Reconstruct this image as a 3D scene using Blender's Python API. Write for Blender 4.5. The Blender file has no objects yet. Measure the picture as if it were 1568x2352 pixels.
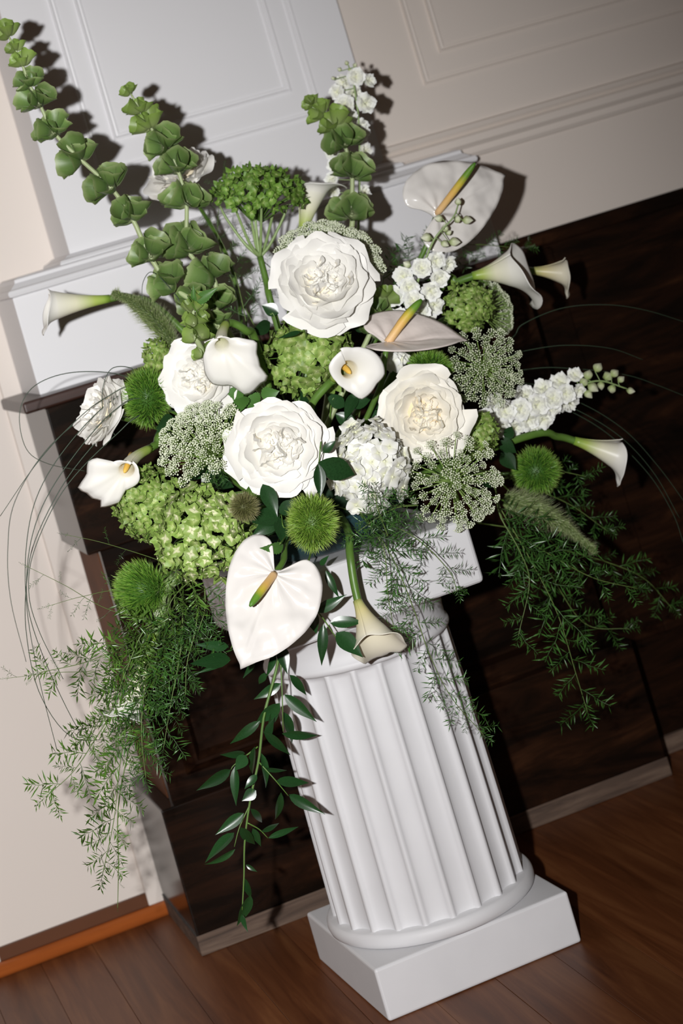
import bpy, math, random
import numpy as np
from mathutils import Matrix, Vector

# ------------------------------------------------------------------ camera, world, flash, exposure
W, H = 1568, 2352
FPX, CX, CY = 4561.5, 397.9, 343.0
YAW, PITCH, ROLL = 0.24035, -0.03722, -0.2835
CAM = np.array([-0.75024, -2.83194, 1.12107])
_f = np.array([math.sin(YAW) * math.cos(PITCH), math.cos(YAW) * math.cos(PITCH), -math.sin(PITCH)])
_r = np.array([math.cos(YAW), -math.sin(YAW), 0.0])
_u = np.cross(_r, _f)
_c, _s = math.cos(ROLL), math.sin(ROLL)
IR, IU, FW = _c * _r + _s * _u, -_s * _r + _c * _u, _f
S = bpy.context.scene
COL = S.collection
cd = bpy.data.cameras.new('camera')
cam = bpy.data.objects.new('camera', cd)
COL.objects.link(cam)
m = Matrix.Identity(4)
for i in range(3):
    m[i][0], m[i][1], m[i][2], m[i][3] = IR[i], IU[i], -FW[i], CAM[i]
cam.matrix_world = m
cd.sensor_fit = 'VERTICAL'
cd.sensor_height = 36.0
cd.sensor_width = 24.0
cd.lens = FPX / H * 36.0
cd.shift_x = (W / 2 - CX) / H
cd.shift_y = (CY - H / 2) / H
cd.clip_start = 0.05
cd.dof.use_dof = True
cd.dof.focus_distance = 2.62
cd.dof.aperture_fstop = 5.0
S.camera = cam

wd = bpy.data.worlds.new('room_ambient')
S.world = wd
wd.use_nodes = True
wd.node_tree.nodes['Background'].inputs[0].default_value = (1.0, 0.66, 0.48, 1)
wd.node_tree.nodes['Background'].inputs[1].default_value = 0.035

ld = bpy.data.lights.new('camera_flash', 'SPOT')
ld.energy = 378
ld.color = (1.0, 0.992, 0.995)
ld.shadow_soft_size = 0.022
ld.spot_size = math.radians(70)
ld.spot_blend = 1.0
flash = bpy.data.objects.new('camera_flash', ld)
COL.objects.link(flash)
flash.location = Vector(CAM - 0.25 * IR + 0.02 * IU)
flash.rotation_euler = (Vector((-0.66, 0.2, 0.66)) - flash.location).to_track_quat('-Z', 'Y').to_euler()

S.view_settings.view_transform = 'Standard'
S.view_settings.look = 'None'
S.view_settings.exposure = 0.0
S.view_settings.gamma = 1.0
S.view_settings.use_curve_mapping = False

# ------------------------------------------------------------------ helpers
def at(px, py, Y):
    """the point of the picture ray through (px, py) that lies in the plane y = Y"""
    d = IR * ((px - CX) / FPX) - IU * ((py - CY) / FPX) + FW
    return CAM + d * ((Y - CAM[1]) / d[1])

def iv(a, b, c):
    """a world direction: a to the camera's right, b up, c towards the camera"""
    v = a * IR + b * IU - c * FW
    return v / np.linalg.norm(v)

def nrm(v):
    v = np.asarray(v, float)
    return v / (np.linalg.norm(v) + 1e-12)

def frame(z, x=None):
    z = nrm(z)
    if x is None:
        x = np.array([0.31, 0.87, 0.22])
    x = np.asarray(x, float) - z * np.dot(x, z)
    if np.linalg.norm(x) < 1e-5:
        x = np.array([1.0, 0, 0]) - z * z[0]
    x = nrm(x)
    return np.stack([x, np.cross(z, x), z], axis=1)

def smooth_path(pts, n):
    """Catmull-Rom through the points, n samples"""
    p = np.asarray(pts, float)
    if len(p) == 2:
        t = np.linspace(0, 1, n)[:, None]
        return p[0] * (1 - t) + p[1] * t
    q = np.vstack([2 * p[0] - p[1], p, 2 * p[-1] - p[-2]])
    out = []
    for k in np.linspace(0, len(p) - 1 - 1e-9, n):
        i = int(k)
        t = k - i
        a, b, c, d = q[i], q[i + 1], q[i + 2], q[i + 3]
        out.append(0.5 * (2 * b + (c - a) * t + (2 * a - 5 * b + 4 * c - d) * t * t + (3 * b - a - 3 * c + d) * t ** 3))
    return np.array(out)

class MB:
    def __init__(self):
        self.v, self.f, self.t, self.n = [], [], [], 0
    def raw(self, v, f, t=None):
        v = np.asarray(v, float).reshape(-1, 3)
        if t is None:
            t = np.zeros(len(v))
        self.v.append(v)
        self.t.append(np.asarray(t, float).reshape(-1))
        o = self.n
        self.f += [tuple(i + o for i in q) for q in f]
        self.n += len(v)
        return self
    def grid(self, P, t=None, wrap=False):
        a, b = P.shape[:2]
        f = []
        for i in range(a - 1):
            for j in range(b if wrap else b - 1):
                k = (j + 1) % b
                f.append((i * b + j, i * b + k, (i + 1) * b + k, (i + 1) * b + j))
        return self.raw(P.reshape(-1, 3), f, None if t is None else np.broadcast_to(t, (a, b)).reshape(-1))
    def tube(self, pts, r0, r1=None, n=6, t0=0.0, t1=1.0, cap=True):
        p = np.asarray(pts, float)
        k = len(p)
        rr = np.asarray(r0, float) if np.ndim(r0) else np.linspace(r0, r0 if r1 is None else r1, k)
        tg = np.gradient(p, axis=0)
        x = frame(tg[0])[:, 0]
        rings = []
        for i in range(k):
            F = frame(tg[i], x)
            x = F[:, 0]
            a = np.arange(n) * 2 * math.pi / n
            rings.append(p[i] + rr[i] * (np.cos(a)[:, None] * F[:, 0] + np.sin(a)[:, None] * F[:, 1]))
        P = np.array(rings)
        T = np.linspace(t0, t1, k)[:, None]
        o = self.n
        self.grid(P, T, wrap=True)
        if cap:
            self.f.append(tuple(o + i for i in range(n))[::-1])
            self.f.append(tuple(o + (k - 1) * n + i for i in range(n)))
        return self
    def box(self, a, b):
        a, b = np.asarray(a, float), np.asarray(b, float)
        v = [[(a, b)[i][0], (a, b)[j][1], (a, b)[k][2]] for i in (0, 1) for j in (0, 1) for k in (0, 1)]
        return self.raw(v, [(0, 1, 3, 2), (4, 6, 7, 5), (0, 4, 5, 1), (2, 3, 7, 6), (0, 2, 6, 4), (1, 5, 7, 3)])
    def ball(self, c, r, t=0.0, squash=1.0, n=6, axis=(0, 0, 1)):
        F = frame(axis)
        P = []
        for a in np.linspace(0.02, math.pi - 0.02, max(4, n // 2 + 1)):
            P.append([np.asarray(c) + r * (F @ np.array([math.sin(a) * math.cos(b), math.sin(a) * math.sin(b), squash * math.cos(a)])) for b in np.arange(n) * 2 * math.pi / n])
        return self.grid(np.array(P), t, wrap=True)
    def mesh(self, name, mat, origin=(0, 0, 0), smooth=True):
        v = np.vstack(self.v) - np.asarray(origin)
        me = bpy.data.meshes.new(name)
        me.from_pydata(v.tolist(), [], self.f)
        me.polygons.foreach_set('use_smooth', [smooth] * len(me.polygons))
        at_ = me.attributes.new('t', 'FLOAT', 'POINT')
        at_.data.foreach_set('value', np.concatenate(self.t))
        me.materials.append(mat)
        me.update()
        return me
    def build(self, name, mat, parent=None, smooth=True, bevel=0.0):
        root = parent
        while root is not None and root.parent is not None:
            root = root.parent
        loc = np.zeros(3) if root is None else np.array(root.location)
        o = bpy.data.objects.new(name, self.mesh(name, mat, loc, smooth))
        COL.objects.link(o)
        if parent is not None:
            o.parent = parent
        if bevel:
            b = o.modifiers.new('edge', 'BEVEL')
            b.width = bevel
            b.segments = 3
        return o

def tag(o, label=None, cat=None, group=None, kind=None):
    for k, v in (('label', label), ('category', cat), ('group', group), ('kind', kind)):
        if v:
            o[k] = v
    return o

def thing(name, label, cat, loc, group=None):
    o = bpy.data.objects.new(name, None)
    o.empty_display_size = 0.02
    COL.objects.link(o)
    o.location = Vector(loc)
    return tag(o, label, cat, group)

def put(name, mesh, parent, pos, F, s):
    """a part that shares its mesh: F holds its axes, s its size; pos in world space"""
    o = bpy.data.objects.new(name, mesh)
    COL.objects.link(o)
    o.parent = parent
    root = parent
    while root.parent is not None:
        root = root.parent
    p = np.asarray(pos) - np.array(root.location)
    M = Matrix.Identity(4)
    for i in range(3):
        for j in range(3):
            M[i][j] = F[i, j] * (s[j] if np.ndim(s) else s)
        M[i][3] = p[i]
    o.matrix_local = M
    return o

# ------------------------------------------------------------------ materials
def mat(name, base, rough=0.5, ramp=None, noise=None, bump=None, translucent=0.0, spec=0.5, coat=0.0, coord='Object', wood=None, hue=0.0, ttex=None):
    M = bpy.data.materials.new(name)
    M.use_nodes = True
    N, L = M.node_tree.nodes, M.node_tree.links
    B = N['Principled BSDF']
    B.inputs['Roughness'].default_value = rough
    B.inputs['Specular IOR Level'].default_value = spec
    B.inputs['Coat Weight'].default_value = coat
    B.inputs['Coat Roughness'].default_value = 0.12
    col = None
    if ramp:
        A = N.new('ShaderNodeAttribute')
        A.attribute_name = 't'
        R = N.new('ShaderNodeValToRGB')
        e = R.color_ramp.elements
        while len(e) < len(ramp):
            e.new(0.5)
        for k, (p, c) in enumerate(ramp):
            e[k].position = p
            e[k].color = (*c, 1)
        L.new(A.outputs['Fac'], R.inputs[0])
        col = R.outputs[0]
    else:
        R = N.new('ShaderNodeRGB')
        R.outputs[0].default_value = (*base, 1)
        col = R.outputs[0]
    T = N.new('ShaderNodeTexCoord')
    if wood:
        mp = N.new('ShaderNodeMapping')
        mp.inputs['Scale'].default_value = wood['scale']
        L.new(T.outputs['Object'], mp.inputs[0])
        nz = N.new('ShaderNodeTexNoise')
        nz.inputs['Scale'].default_value = 1.0
        nz.inputs['Detail'].default_value = 6
        nz.inputs['Roughness'].default_value = 0.65
        nz.inputs['Distortion'].default_value = 0.8
        L.new(mp.outputs[0], nz.inputs[0])
        R2 = N.new('ShaderNodeValToRGB')
        e = R2.color_ramp.elements
        cs = wood['colors']
        while len(e) < len(cs):
            e.new(0.5)
        for k, c in enumerate(cs):
            e[k].position = 0.28 + 0.44 * k / (len(cs) - 1)
            e[k].color = (*c, 1)
        L.new(nz.outputs[0], R2.inputs[0])
        col = R2.outputs[0]
        oi = N.new('ShaderNodeObjectInfo')
        hv = N.new('ShaderNodeHueSaturation')
        mr = N.new('ShaderNodeMapRange')
        mr.inputs[3].default_value = 1 - wood.get('vary', 0.2)
        mr.inputs[4].default_value = 1 + wood.get('vary', 0.2)
        L.new(oi.outputs['Random'], mr.inputs[0])
        L.new(mr.outputs[0], hv.inputs['Value'])
        L.new(col, hv.inputs['Color'])
        col = hv.outputs[0]
        bp = N.new('ShaderNodeBump')
        bp.inputs['Strength'].default_value = wood.get('bump', 0.15)
        bp.inputs['Distance'].default_value = 0.002
        L.new(nz.outputs[0], bp.inputs['Height'])
        L.new(bp.outputs[0], B.inputs['Normal'])
    if noise:
        nz = N.new('ShaderNodeTexNoise')
        nz.inputs['Scale'].default_value = noise[0]
        nz.inputs['Detail'].default_value = 4
        L.new(T.outputs['Object'], nz.inputs[0])
        mx = N.new('ShaderNodeMix')
        mx.data_type = 'RGBA'
        mx.blend_type = 'MULTIPLY'
        mr = N.new('ShaderNodeMapRange')
        mr.inputs[1].default_value, mr.inputs[2].default_value = 0.3, 0.7
        mr.inputs[3].default_value, mr.inputs[4].default_value = 1 - noise[1], 1.0
        L.new(nz.outputs[0], mr.inputs[0])
        mx.inputs[0].default_value = 1.0
        L.new(col, mx.inputs[6])
        L.new(mr.outputs[0], mx.inputs[7])
        col = mx.outputs[2]
    if hue:
        oi = N.new('ShaderNodeObjectInfo')
        hv = N.new('ShaderNodeHueSaturation')
        mr = N.new('ShaderNodeMapRange')
        mr.inputs[3].default_value, mr.inputs[4].default_value = 1 - hue, 1 + hue
        L.new(oi.outputs['Random'], mr.inputs[0])
        L.new(mr.outputs[0], hv.inputs['Value'])
        L.new(col, hv.inputs['Color'])
        col = hv.outputs[0]
    if bump:
        nz = N.new('ShaderNodeTexNoise')
        nz.inputs['Scale'].default_value = bump[0]
        nz.inputs['Detail'].default_value = bump[3] if len(bump) > 3 else 3
        L.new(T.outputs['Object'], nz.inputs[0])
        bp = N.new('ShaderNodeBump')
        bp.inputs['Strength'].default_value = bump[1]
        bp.inputs['Distance'].default_value = bump[2]
        L.new(nz.outputs[0], bp.inputs['Height'])
        L.new(bp.outputs[0], B.inputs['Normal'])
    L.new(col, B.inputs['Base Color'])
    if translucent:
        tr = N.new('ShaderNodeBsdfTranslucent')
        L.new(col, tr.inputs[0])
        ms = N.new('ShaderNodeMixShader')
        ms.inputs[0].default_value = translucent
        L.new(B.outputs[0], ms.inputs[1])
        L.new(tr.outputs[0], ms.inputs[2])
        L.new(ms.outputs[0], N['Material Output'].inputs[0])
    return M

WHITE_PAINT = mat('white_paint', (0.80, 0.795, 0.81), 0.45, noise=(2.5, 0.03))
CREAM_PAINT = mat('cream_paint', (0.76, 0.685, 0.62), 0.5, noise=(1.5, 0.06))
PLASTER = mat('white_plaster', (0.67, 0.665, 0.675), 0.55, noise=(14, 0.05), bump=(60, 0.05, 0.002))
DARKWOOD = mat('dark_stained_wood', (0, 0, 0), 0.22, wood=dict(scale=(3.5, 9, 20), colors=[(0.003, 0.002, 0.0015), (0.007, 0.004, 0.0026), (0.018, 0.0075, 0.004), (0.045, 0.018, 0.008)], vary=0.1, bump=0.04), spec=0.25)
LEDGEWOOD = mat('brown_stained_wood', (0, 0, 0), 0.35, wood=dict(scale=(3, 20, 30), colors=[(0.02, 0.009, 0.006), (0.05, 0.018, 0.012)], vary=0.05))
RAWWOOD = mat('worn_grey_brown_wood', (0, 0, 0), 0.7, wood=dict(scale=(6, 40, 90), colors=[(0.035, 0.02, 0.013), (0.10, 0.062, 0.042), (0.17, 0.115, 0.08)], vary=0.05, bump=0.4))
FLOORWOOD = mat('varnished_floor_wood', (0, 0, 0), 0.42, wood=dict(scale=(34, 2.2, 10), colors=[(0.070, 0.020, 0.006), (0.125, 0.040, 0.013), (0.19, 0.072, 0.025)], vary=0.16, bump=0.08), spec=0.25)
SHOEWOOD = mat('orange_stained_wood', (0, 0, 0), 0.3, wood=dict(scale=(3, 30, 40), colors=[(0.26, 0.06, 0.012), (0.42, 0.11, 0.022)], vary=0.05))
BASEWOOD = mat('brown_board_wood', (0.125, 0.046, 0.02), 0.5, noise=(8, 0.2), spec=0.2)
GAPDARK = mat('dark_gap', (0.02, 0.014, 0.01), 0.9)

STEM = mat('green_stem', (0.11, 0.22, 0.035), 0.4, noise=(30, 0.3))
STEM_PALE = mat('pale_green_stem', (0.30, 0.42, 0.16), 0.45, noise=(20, 0.25))
DARKLEAF = mat('dark_glossy_leaf', (0.018, 0.06, 0.017), 0.3, noise=(25, 0.35), hue=0.25)
RUSCUSLEAF = mat('ruscus_leaf', (0.016, 0.062, 0.016), 0.3, noise=(30, 0.3), hue=0.25)
FERNY = mat('light_fern_needle', (0.065, 0.14, 0.018), 0.35, hue=0.4, spec=0.6)
FERN = mat('fern_needle', (0.040, 0.115, 0.02), 0.32, hue=0.3, spec=0.6)
FERNSTEM = mat('fern_stem', (0.11, 0.17, 0.04), 0.5)
BLADE = mat('steel_grass', (0.035, 0.06, 0.035), 0.4)
BELL = mat('bell_calyx', (0, 0, 0), 0.42, ramp=[(0.0, (0.40, 0.46, 0.24)), (0.35, (0.145, 0.26, 0.07)), (0.84, (0.23, 0.37, 0.10)), (1.0, (0.42, 0.53, 0.22))], noise=(90, 0.5), translucent=0.25, hue=0.2)
BELLPALE = mat('bell_calyx_pale', (0, 0, 0), 0.42, ramp=[(0.0, (0.42, 0.5, 0.22)), (1.0, (0.30, 0.46, 0.09))], noise=(70, 0.3), translucent=0.3, hue=0.2)
BELLSTEM = mat('bell_stem', (0.42, 0.50, 0.25), 0.45, noise=(25, 0.2))
ROSE = mat('rose_petal', (0, 0, 0), 0.5, ramp=[(0.0, (0.94, 0.76, 0.46)), (0.3, (0.94, 0.87, 0.70)), (0.6, (0.93, 0.915, 0.86)), (1.0, (0.92, 0.905, 0.86))], translucent=0.10)
ROSECREAM = mat('cream_rose_petal', (0, 0, 0), 0.5, ramp=[(0.0, (0.94, 0.68, 0.36)), (0.3, (0.94, 0.80, 0.56)), (0.55, (0.93, 0.88, 0.75)), (1.0, (0.92, 0.895, 0.82))], translucent=0.10)
SEPAL = mat('sepal', (0.12, 0.25, 0.05), 0.5)
HYDG = mat('green_hydrangea', (0, 0, 0), 0.5, ramp=[(0.0, (0.62, 0.68, 0.34)), (0.3, (0.36, 0.47, 0.13)), (0.6, (0.23, 0.36, 0.07)), (1.0, (0.27, 0.41, 0.09))], translucent=0.15, hue=0.22)
HYDV = mat('variegated_hydrangea', (0, 0, 0), 0.5, ramp=[(0.0, (0.82, 0.82, 0.56)), (0.36, (0.76, 0.78, 0.46)), (0.50, (0.35, 0.48, 0.13)), (1.0, (0.28, 0.42, 0.09))], translucent=0.15, hue=0.15)
HYDD = mat('deep_green_hydrangea', (0, 0, 0), 0.5, ramp=[(0.0, (0.48, 0.58, 0.22)), (0.3, (0.18, 0.31, 0.05)), (1.0, (0.11, 0.23, 0.03))], translucent=0.15, hue=0.25)
HYDW = mat('white_hydrangea', (0, 0, 0), 0.5, ramp=[(0.0, (0.80, 0.82, 0.52)), (0.35, (0.91, 0.91, 0.80)), (1.0, (0.92, 0.92, 0.90))], translucent=0.1)
DELPH = mat('delphinium_petal', (0, 0, 0), 0.5, ramp=[(0.0, (0.55, 0.60, 0.22)), (0.3, (0.86, 0.87, 0.70)), (1.0, (0.91, 0.92, 0.90))], translucent=0.1)
BUD = mat('delphinium_bud', (0, 0, 0), 0.5, ramp=[(0.0, (0.35, 0.45, 0.14)), (0.6, (0.70, 0.74, 0.50)), (1.0, (0.80, 0.82, 0.66))], translucent=0.1)
LACE = mat('lace_floret', (0, 0, 0), 0.6, ramp=[(0.0, (0.22, 0.34, 0.08)), (0.45, (0.40, 0.52, 0.20)), (1.0, (0.84, 0.87, 0.70))])
LACEG = mat('green_lace_floret', (0, 0, 0), 0.6, ramp=[(0.0, (0.20, 0.31, 0.08)), (0.45, (0.36, 0.47, 0.19)), (1.0, (0.80, 0.84, 0.64))])
LACERAY = mat('lace_ray', (0.24, 0.36, 0.09), 0.5)
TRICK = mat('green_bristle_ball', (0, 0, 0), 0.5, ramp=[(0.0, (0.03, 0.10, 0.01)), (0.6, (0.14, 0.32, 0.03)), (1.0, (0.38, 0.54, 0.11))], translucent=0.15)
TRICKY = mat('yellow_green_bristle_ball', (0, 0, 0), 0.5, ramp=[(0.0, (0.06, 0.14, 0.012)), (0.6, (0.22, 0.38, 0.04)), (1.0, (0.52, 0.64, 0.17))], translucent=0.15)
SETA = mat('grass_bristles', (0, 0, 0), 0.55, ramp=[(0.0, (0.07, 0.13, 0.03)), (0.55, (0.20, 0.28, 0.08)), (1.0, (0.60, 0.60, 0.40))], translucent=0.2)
SETAB = mat('olive_bristles', (0, 0, 0), 0.6, ramp=[(0.0, (0.08, 0.09, 0.02)), (0.6, (0.20, 0.20, 0.07)), (1.0, (0.42, 0.38, 0.20))], translucent=0.2)
CALLA = mat('calla_spathe', (0, 0, 0), 0.38, ramp=[(0.0, (0.22, 0.38, 0.04)), (0.16, (0.45, 0.56, 0.13)), (0.36, (0.82, 0.80, 0.58)), (0.6, (0.86, 0.84, 0.75)), (1.0, (0.91, 0.895, 0.85))], translucent=0.06)
CALLACREAM = mat('cream_calla_spathe', (0, 0, 0), 0.38, ramp=[(0.0, (0.40, 0.44, 0.12)), (0.2, (0.70, 0.62, 0.30)), (0.5, (0.80, 0.74, 0.55)), (1.0, (0.84, 0.80, 0.67))], translucent=0.12)
SPADIXY = mat('yellow_spadix', (0.90, 0.56, 0.10), 0.6, bump=(900, 0.4, 0.001))
SPADIXG = mat('green_tipped_spadix', (0, 0, 0), 0.5, ramp=[(0.0, (0.85, 0.56, 0.30)), (0.40, (0.82, 0.50, 0.13)), (0.58, (0.62, 0.50, 0.05)), (0.75, (0.16, 0.32, 0.03)), (1.0, (0.08, 0.22, 0.02))], bump=(900, 0.35, 0.001))
ANTH = mat('anthurium_spathe', (0.80, 0.77, 0.73), 0.13, bump=(26, 0.85, 0.02, 0.8), coat=0.6)
ANTHPINK = mat('blush_anthurium_spathe', (0.78, 0.70, 0.65), 0.3, bump=(30, 0.25, 0.01), coat=0.2)
BOWL = mat('dark_teal_bowl', (0.02, 0.05, 0.055), 0.25)
FOAM = mat('dark_green_foam', (0.012, 0.035, 0.014), 0.9)

# ------------------------------------------------------------------ the setting
def struct(name, mb, material, smooth=False, bevel=0.0, parent=None):
    o = mb.build(name, material, parent, smooth, bevel)
    if parent is None:
        o['kind'] = 'structure'
    return o

# floor: a dark sub-floor with varnished boards, each its own piece
fl = struct('floor', MB().box((-2.6, -2.2, -0.05), (2.4, 0.62, -0.012)), GAPDARK)
rng = random.Random(4)
pw = 0.0905
k0 = -28
for k in range(k0, 26):
    x0 = 0.017 + pw * k
    if x0 < -2.5 or x0 > 2.28:
        continue
    cut = rng.uniform(-1.3, -0.5)
    for a, b in ((-2.15, cut - 0.0006), (cut + 0.0006, 0.612)):
        MB().box((x0 + 0.0003, a, -0.012), (x0 + pw - 0.0003, b, rng.uniform(-0.0006, 0.0))).build('plank', FLOORWOOD, fl, False, 0.0004)

def prof_x(prof, x0, x1):
    """a moulding profile (y, z) swept along x with closed ends"""
    P = np.array([[(x, y, z) for (y, z) in prof] for x in (x0, x1)])
    mb = MB()
    n = len(prof)
    mb.grid(P, None, wrap=True)
    mb.f.append(tuple(range(n)))
    mb.f.append(tuple(range(2 * n - 1, n - 1, -1)))
    return mb

# left wall with a recessed panel between stiles
wl = struct('wall_left', MB().box((-2.6, 0.606, 0.0), (-0.10, 0.66, 2.5)), CREAM_PAINT)
wl_panel = MB().box((-0.593, 0.602, 0.042), (-0.318, 0.606, 1.9)).build('panel', CREAM_PAINT, wl, False)
MB().box((-0.323, 0.592, 0.021), (-0.17, 0.606, 2.2)).build('stile', CREAM_PAINT, wl, False, 0.002)
MB().box((-0.70, 0.592, 0.021), (-0.587, 0.606, 2.2)).build('stile', CREAM_PAINT, wl, False, 0.002)
struct('baseboard_left', MB().box((-2.6, 0.594, 0.0), (-0.29, 0.6055, 0.0425)), BASEWOOD)
pr = [(0.5995, 0.0)] + [(0.5995 - 0.013 * math.cos(a), 0.022 * math.sin(a)) for a in np.linspace(0, math.pi / 2, 6)]
struct('trim_1', prof_x([(y - 0.0055, z) for y, z in pr], -2.6, -0.292), SHOEWOOD, True)

# right wall above the dark wainscot, with its framed panel and chair rail
wr = struct('wall_right', MB().box((0.30, 0.446, 0.92), (2.4, 0.66, 2.6)), CREAM_PAINT)
def frame_mould(x0, x1, z0, z1, y, w, d, parent, material):
    """a picture-frame moulding, mitred: four pieces with a small ogee section"""
    sec = [(0, 0), (0.0, d), (0.25 * w, d), (0.45 * w, 0.45 * d), (0.75 * w, 0.6 * d), (w, 0.55 * d), (w, 0)]
    cs = [(x0, z0, 1, 1), (x1, z0, -1, 1), (x1, z1, -1, -1), (x0, z1, 1, -1)]
    for k in range(4):
        a, b = cs[k], cs[(k + 1) % 4]
        P = np.array([[(c[0] + c[2] * u, y - h, c[1] + c[3] * u) for u, h in sec] for c in (a, b)])
        MB().grid(P).build('moulding', material, parent, False)
frame_mould(0.522, 2.2, 1.235, 2.5, 0.446, 0.010, 0.005, wr, CREAM_PAINT)
frame_mould(0.566, 2.15, 1.284, 2.45, 0.446, 0.010, 0.006, wr, CREAM_PAINT)
rail = [(0.446, 1.150), (0.436, 1.148), (0.432, 1.140), (0.438, 1.134), (0.430, 1.128), (0.428, 1.116), (0.436, 1.108), (0.436, 1.098), (0.441, 1.091), (0.446, 1.090)]
struct('trim_2', prof_x(rail, 0.40, 2.4), CREAM_PAINT, False)
wain = struct('trim_3', MB().box((0.50, 0.446, 0.0), (2.4, 0.66, 0.925)), DARKWOOD)
MB().box((0.50, 0.438, 0.905), (2.4, 0.47, 0.932)).build('cap_rail', DARKWOOD, wain, False, 0.003)
MB().box((0.50, 0.436, 0.0), (2.4, 0.446, 0.031)).build('skirting_board', RAWWOOD, wain, False, 0.001)
MB().box((0.55, 0.438, 0.20), (0.66, 0.446, 0.90)).build('stile', DARKWOOD, wain, False, 0.002)
MB().box((0.66, 0.438, 0.20), (2.4, 0.446, 0.30)).build('lower_rail', DARKWOOD, wain, False, 0.002)

# white pilaster: shaft with a framed panel, moulded pedestal below
pil = struct('wall_pilaster', MB().box((-0.171, 0.430, 1.08), (0.404, 0.6, 2.5)), WHITE_PAINT)
MB().box((0.4042, 0.4420, 1.0), (0.4075, 0.4462, 2.5)).build('seam', GAPDARK, pil, False)
frame_mould(-0.087, 0.320, 1.236, 2.3, 0.430, 0.010, 0.005, pil, WHITE_PAINT)
frame_mould(-0.044, 0.277, 1.288, 2.25, 0.430, 0.010, 0.006, pil, WHITE_PAINT)
ped = struct('wall_pedestal', MB().box((-0.290, 0.387, 0.918), (0.546, 0.6, 1.082)), WHITE_PAINT, False, 0.002)
def ring_mould(prof, x0, x1, y0, y1, name, material, parent):
    """(out, z) profile returned around the front and both sides"""
    rows = []
    for (o, z) in prof:
        rows.append([(x0 - o, y1, z), (x0 - o, y0 - o, z), (x1 + o, y0 - o, z), (x1 + o, y1, z)])
    MB().grid(np.array(rows)).build(name, material, parent, False)
ring_mould([(-0.02, 1.082), (0.000, 1.082), (0.004, 1.0835), (0.006, 1.088), (0.004, 1.093), (-0.002, 1.0955), (-0.005, 1.098), (-0.012, 1.1035), (-0.013, 1.109), (-0.02, 1.112), (-0.11, 1.1125)], -0.290, 0.546, 0.387, 0.6, 'moulding', WHITE_PAINT, ped)
ring_mould([(0.0, 1.108), (0.022, 1.1085), (0.0245, 1.113), (0.022, 1.1175), (0.012, 1.1205), (0.006, 1.124), (0.0, 1.125)], -0.171, 0.404, 0.430, 0.6, 'moulding', WHITE_PAINT, ped)

# dark stained plinth below it
pl = struct('wall_plinth', MB().box((-0.270, 0.366, 0.0), (0.527, 0.62, 0.90)), DARKWOOD)
MB().box((-0.295, 0.337, 0.655), (0.552, 0.59, 0.899)).build('upper_block', DARKWOOD, pl, False, 0.0025)
MB().box((-0.295, 0.338, 0.030), (0.552, 0.594, 0.236)).build('lower_block', DARKWOOD, pl, False, 0.0025)
MB().box((-0.2965, 0.3365, 0.0), (0.5535, 0.594, 0.032)).build('skirting_board', RAWWOOD, pl, False, 0.001)
ring_mould([(-0.03, 0.0328), (0.001, 0.0325), (0.001, 0.0328), (-0.03, 0.0335)], -0.2965, 0.5535, 0.3365, 0.594, 'bead', DARKWOOD, pl)
MB().box((-0.330, 0.325, 0.899), (0.588, 0.59, 0.9185)).build('ledge', LEDGEWOOD, pl, False, 0.004)
def raised(x0, x1, z0, z1, y, b, d):
    P = np.array([[(x0, y, z0), (x1, y, z0), (x1, y, z1), (x0, y, z1)],
                  [(x0 + b, y - d, z0 + b), (x1 - b, y - d, z0 + b), (x1 - b, y - d, z1 - b), (x0 + b, y - d, z1 - b)],
                  [(x0 + 1.3 * b, y - d, z0 + 1.3 * b), (x1 - 1.3 * b, y - d, z0 + 1.3 * b), (x1 - 1.3 * b, y - d, z1 - 1.3 * b), (x0 + 1.3 * b, y - d, z1 - 1.3 * b)],
                  [(x0 + 1.9 * b, y - 0.2 * d, z0 + 1.9 * b), (x1 - 1.9 * b, y - 0.2 * d, z0 + 1.9 * b), (x1 - 1.9 * b, y - 0.2 * d, z1 - 1.9 * b), (x0 + 1.9 * b, y - 0.2 * d, z1 - 1.9 * b)]])
    mb = MB().grid(P, None, wrap=True)
    mb.f.append((12, 13, 14, 15))
    return mb
MB().box((-0.2712, 0.392, 0.237), (-0.2698, 0.59, 0.654)).build('lit_side_face', mat('lit_orange_brown_wood', (0.16, 0.055, 0.02), 0.6, noise=(12, 0.35), spec=0.1), pl, False)  # die's unvarnished left side, its lit, reflecting tone put into the orange-brown colour
raised(-0.235, 0.492, 0.268, 0.632, 0.366, 0.016, 0.020).build('panel', DARKWOOD, pl, False)

# ------------------------------------------------------------------ the column stand
colm = thing('column_stand', 'white plaster fluted column pedestal standing on the wooden floor', 'pedestal', (0, 0, 0))
PSI = 0.029
def spin(p):
    c, s = math.cos(PSI), math.sin(PSI)
    p = np.asarray(p, float)
    return np.stack([c * p[..., 0] - s * p[..., 1], s * p[..., 0] + c * p[..., 1], p[..., 2]], axis=-1)
def spun(mb):
    mb.v = [spin(v) for v in mb.v]
    return mb
spun(MB().box((-0.15, -0.15, 0), (0.15, 0.15, 0.073))).build('base_block', PLASTER, colm, False, 0.004)
def lathe(prof, n=96, fn=None):
    a = np.arange(n) * 2 * math.pi / n
    return MB().grid(np.array([[(r * math.cos(b), r * math.sin(b), z) for b in a] for r, z in prof]), None, wrap=True)
lathe([(0.001, 0.0735), (0.150, 0.0735), (0.1535, 0.0765), (0.155, 0.082), (0.1545, 0.088), (0.152, 0.0925), (0.149, 0.0945), (0.12, 0.095)]).build('base_ring', PLASTER, colm)
NF = 22
rows = []
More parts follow.
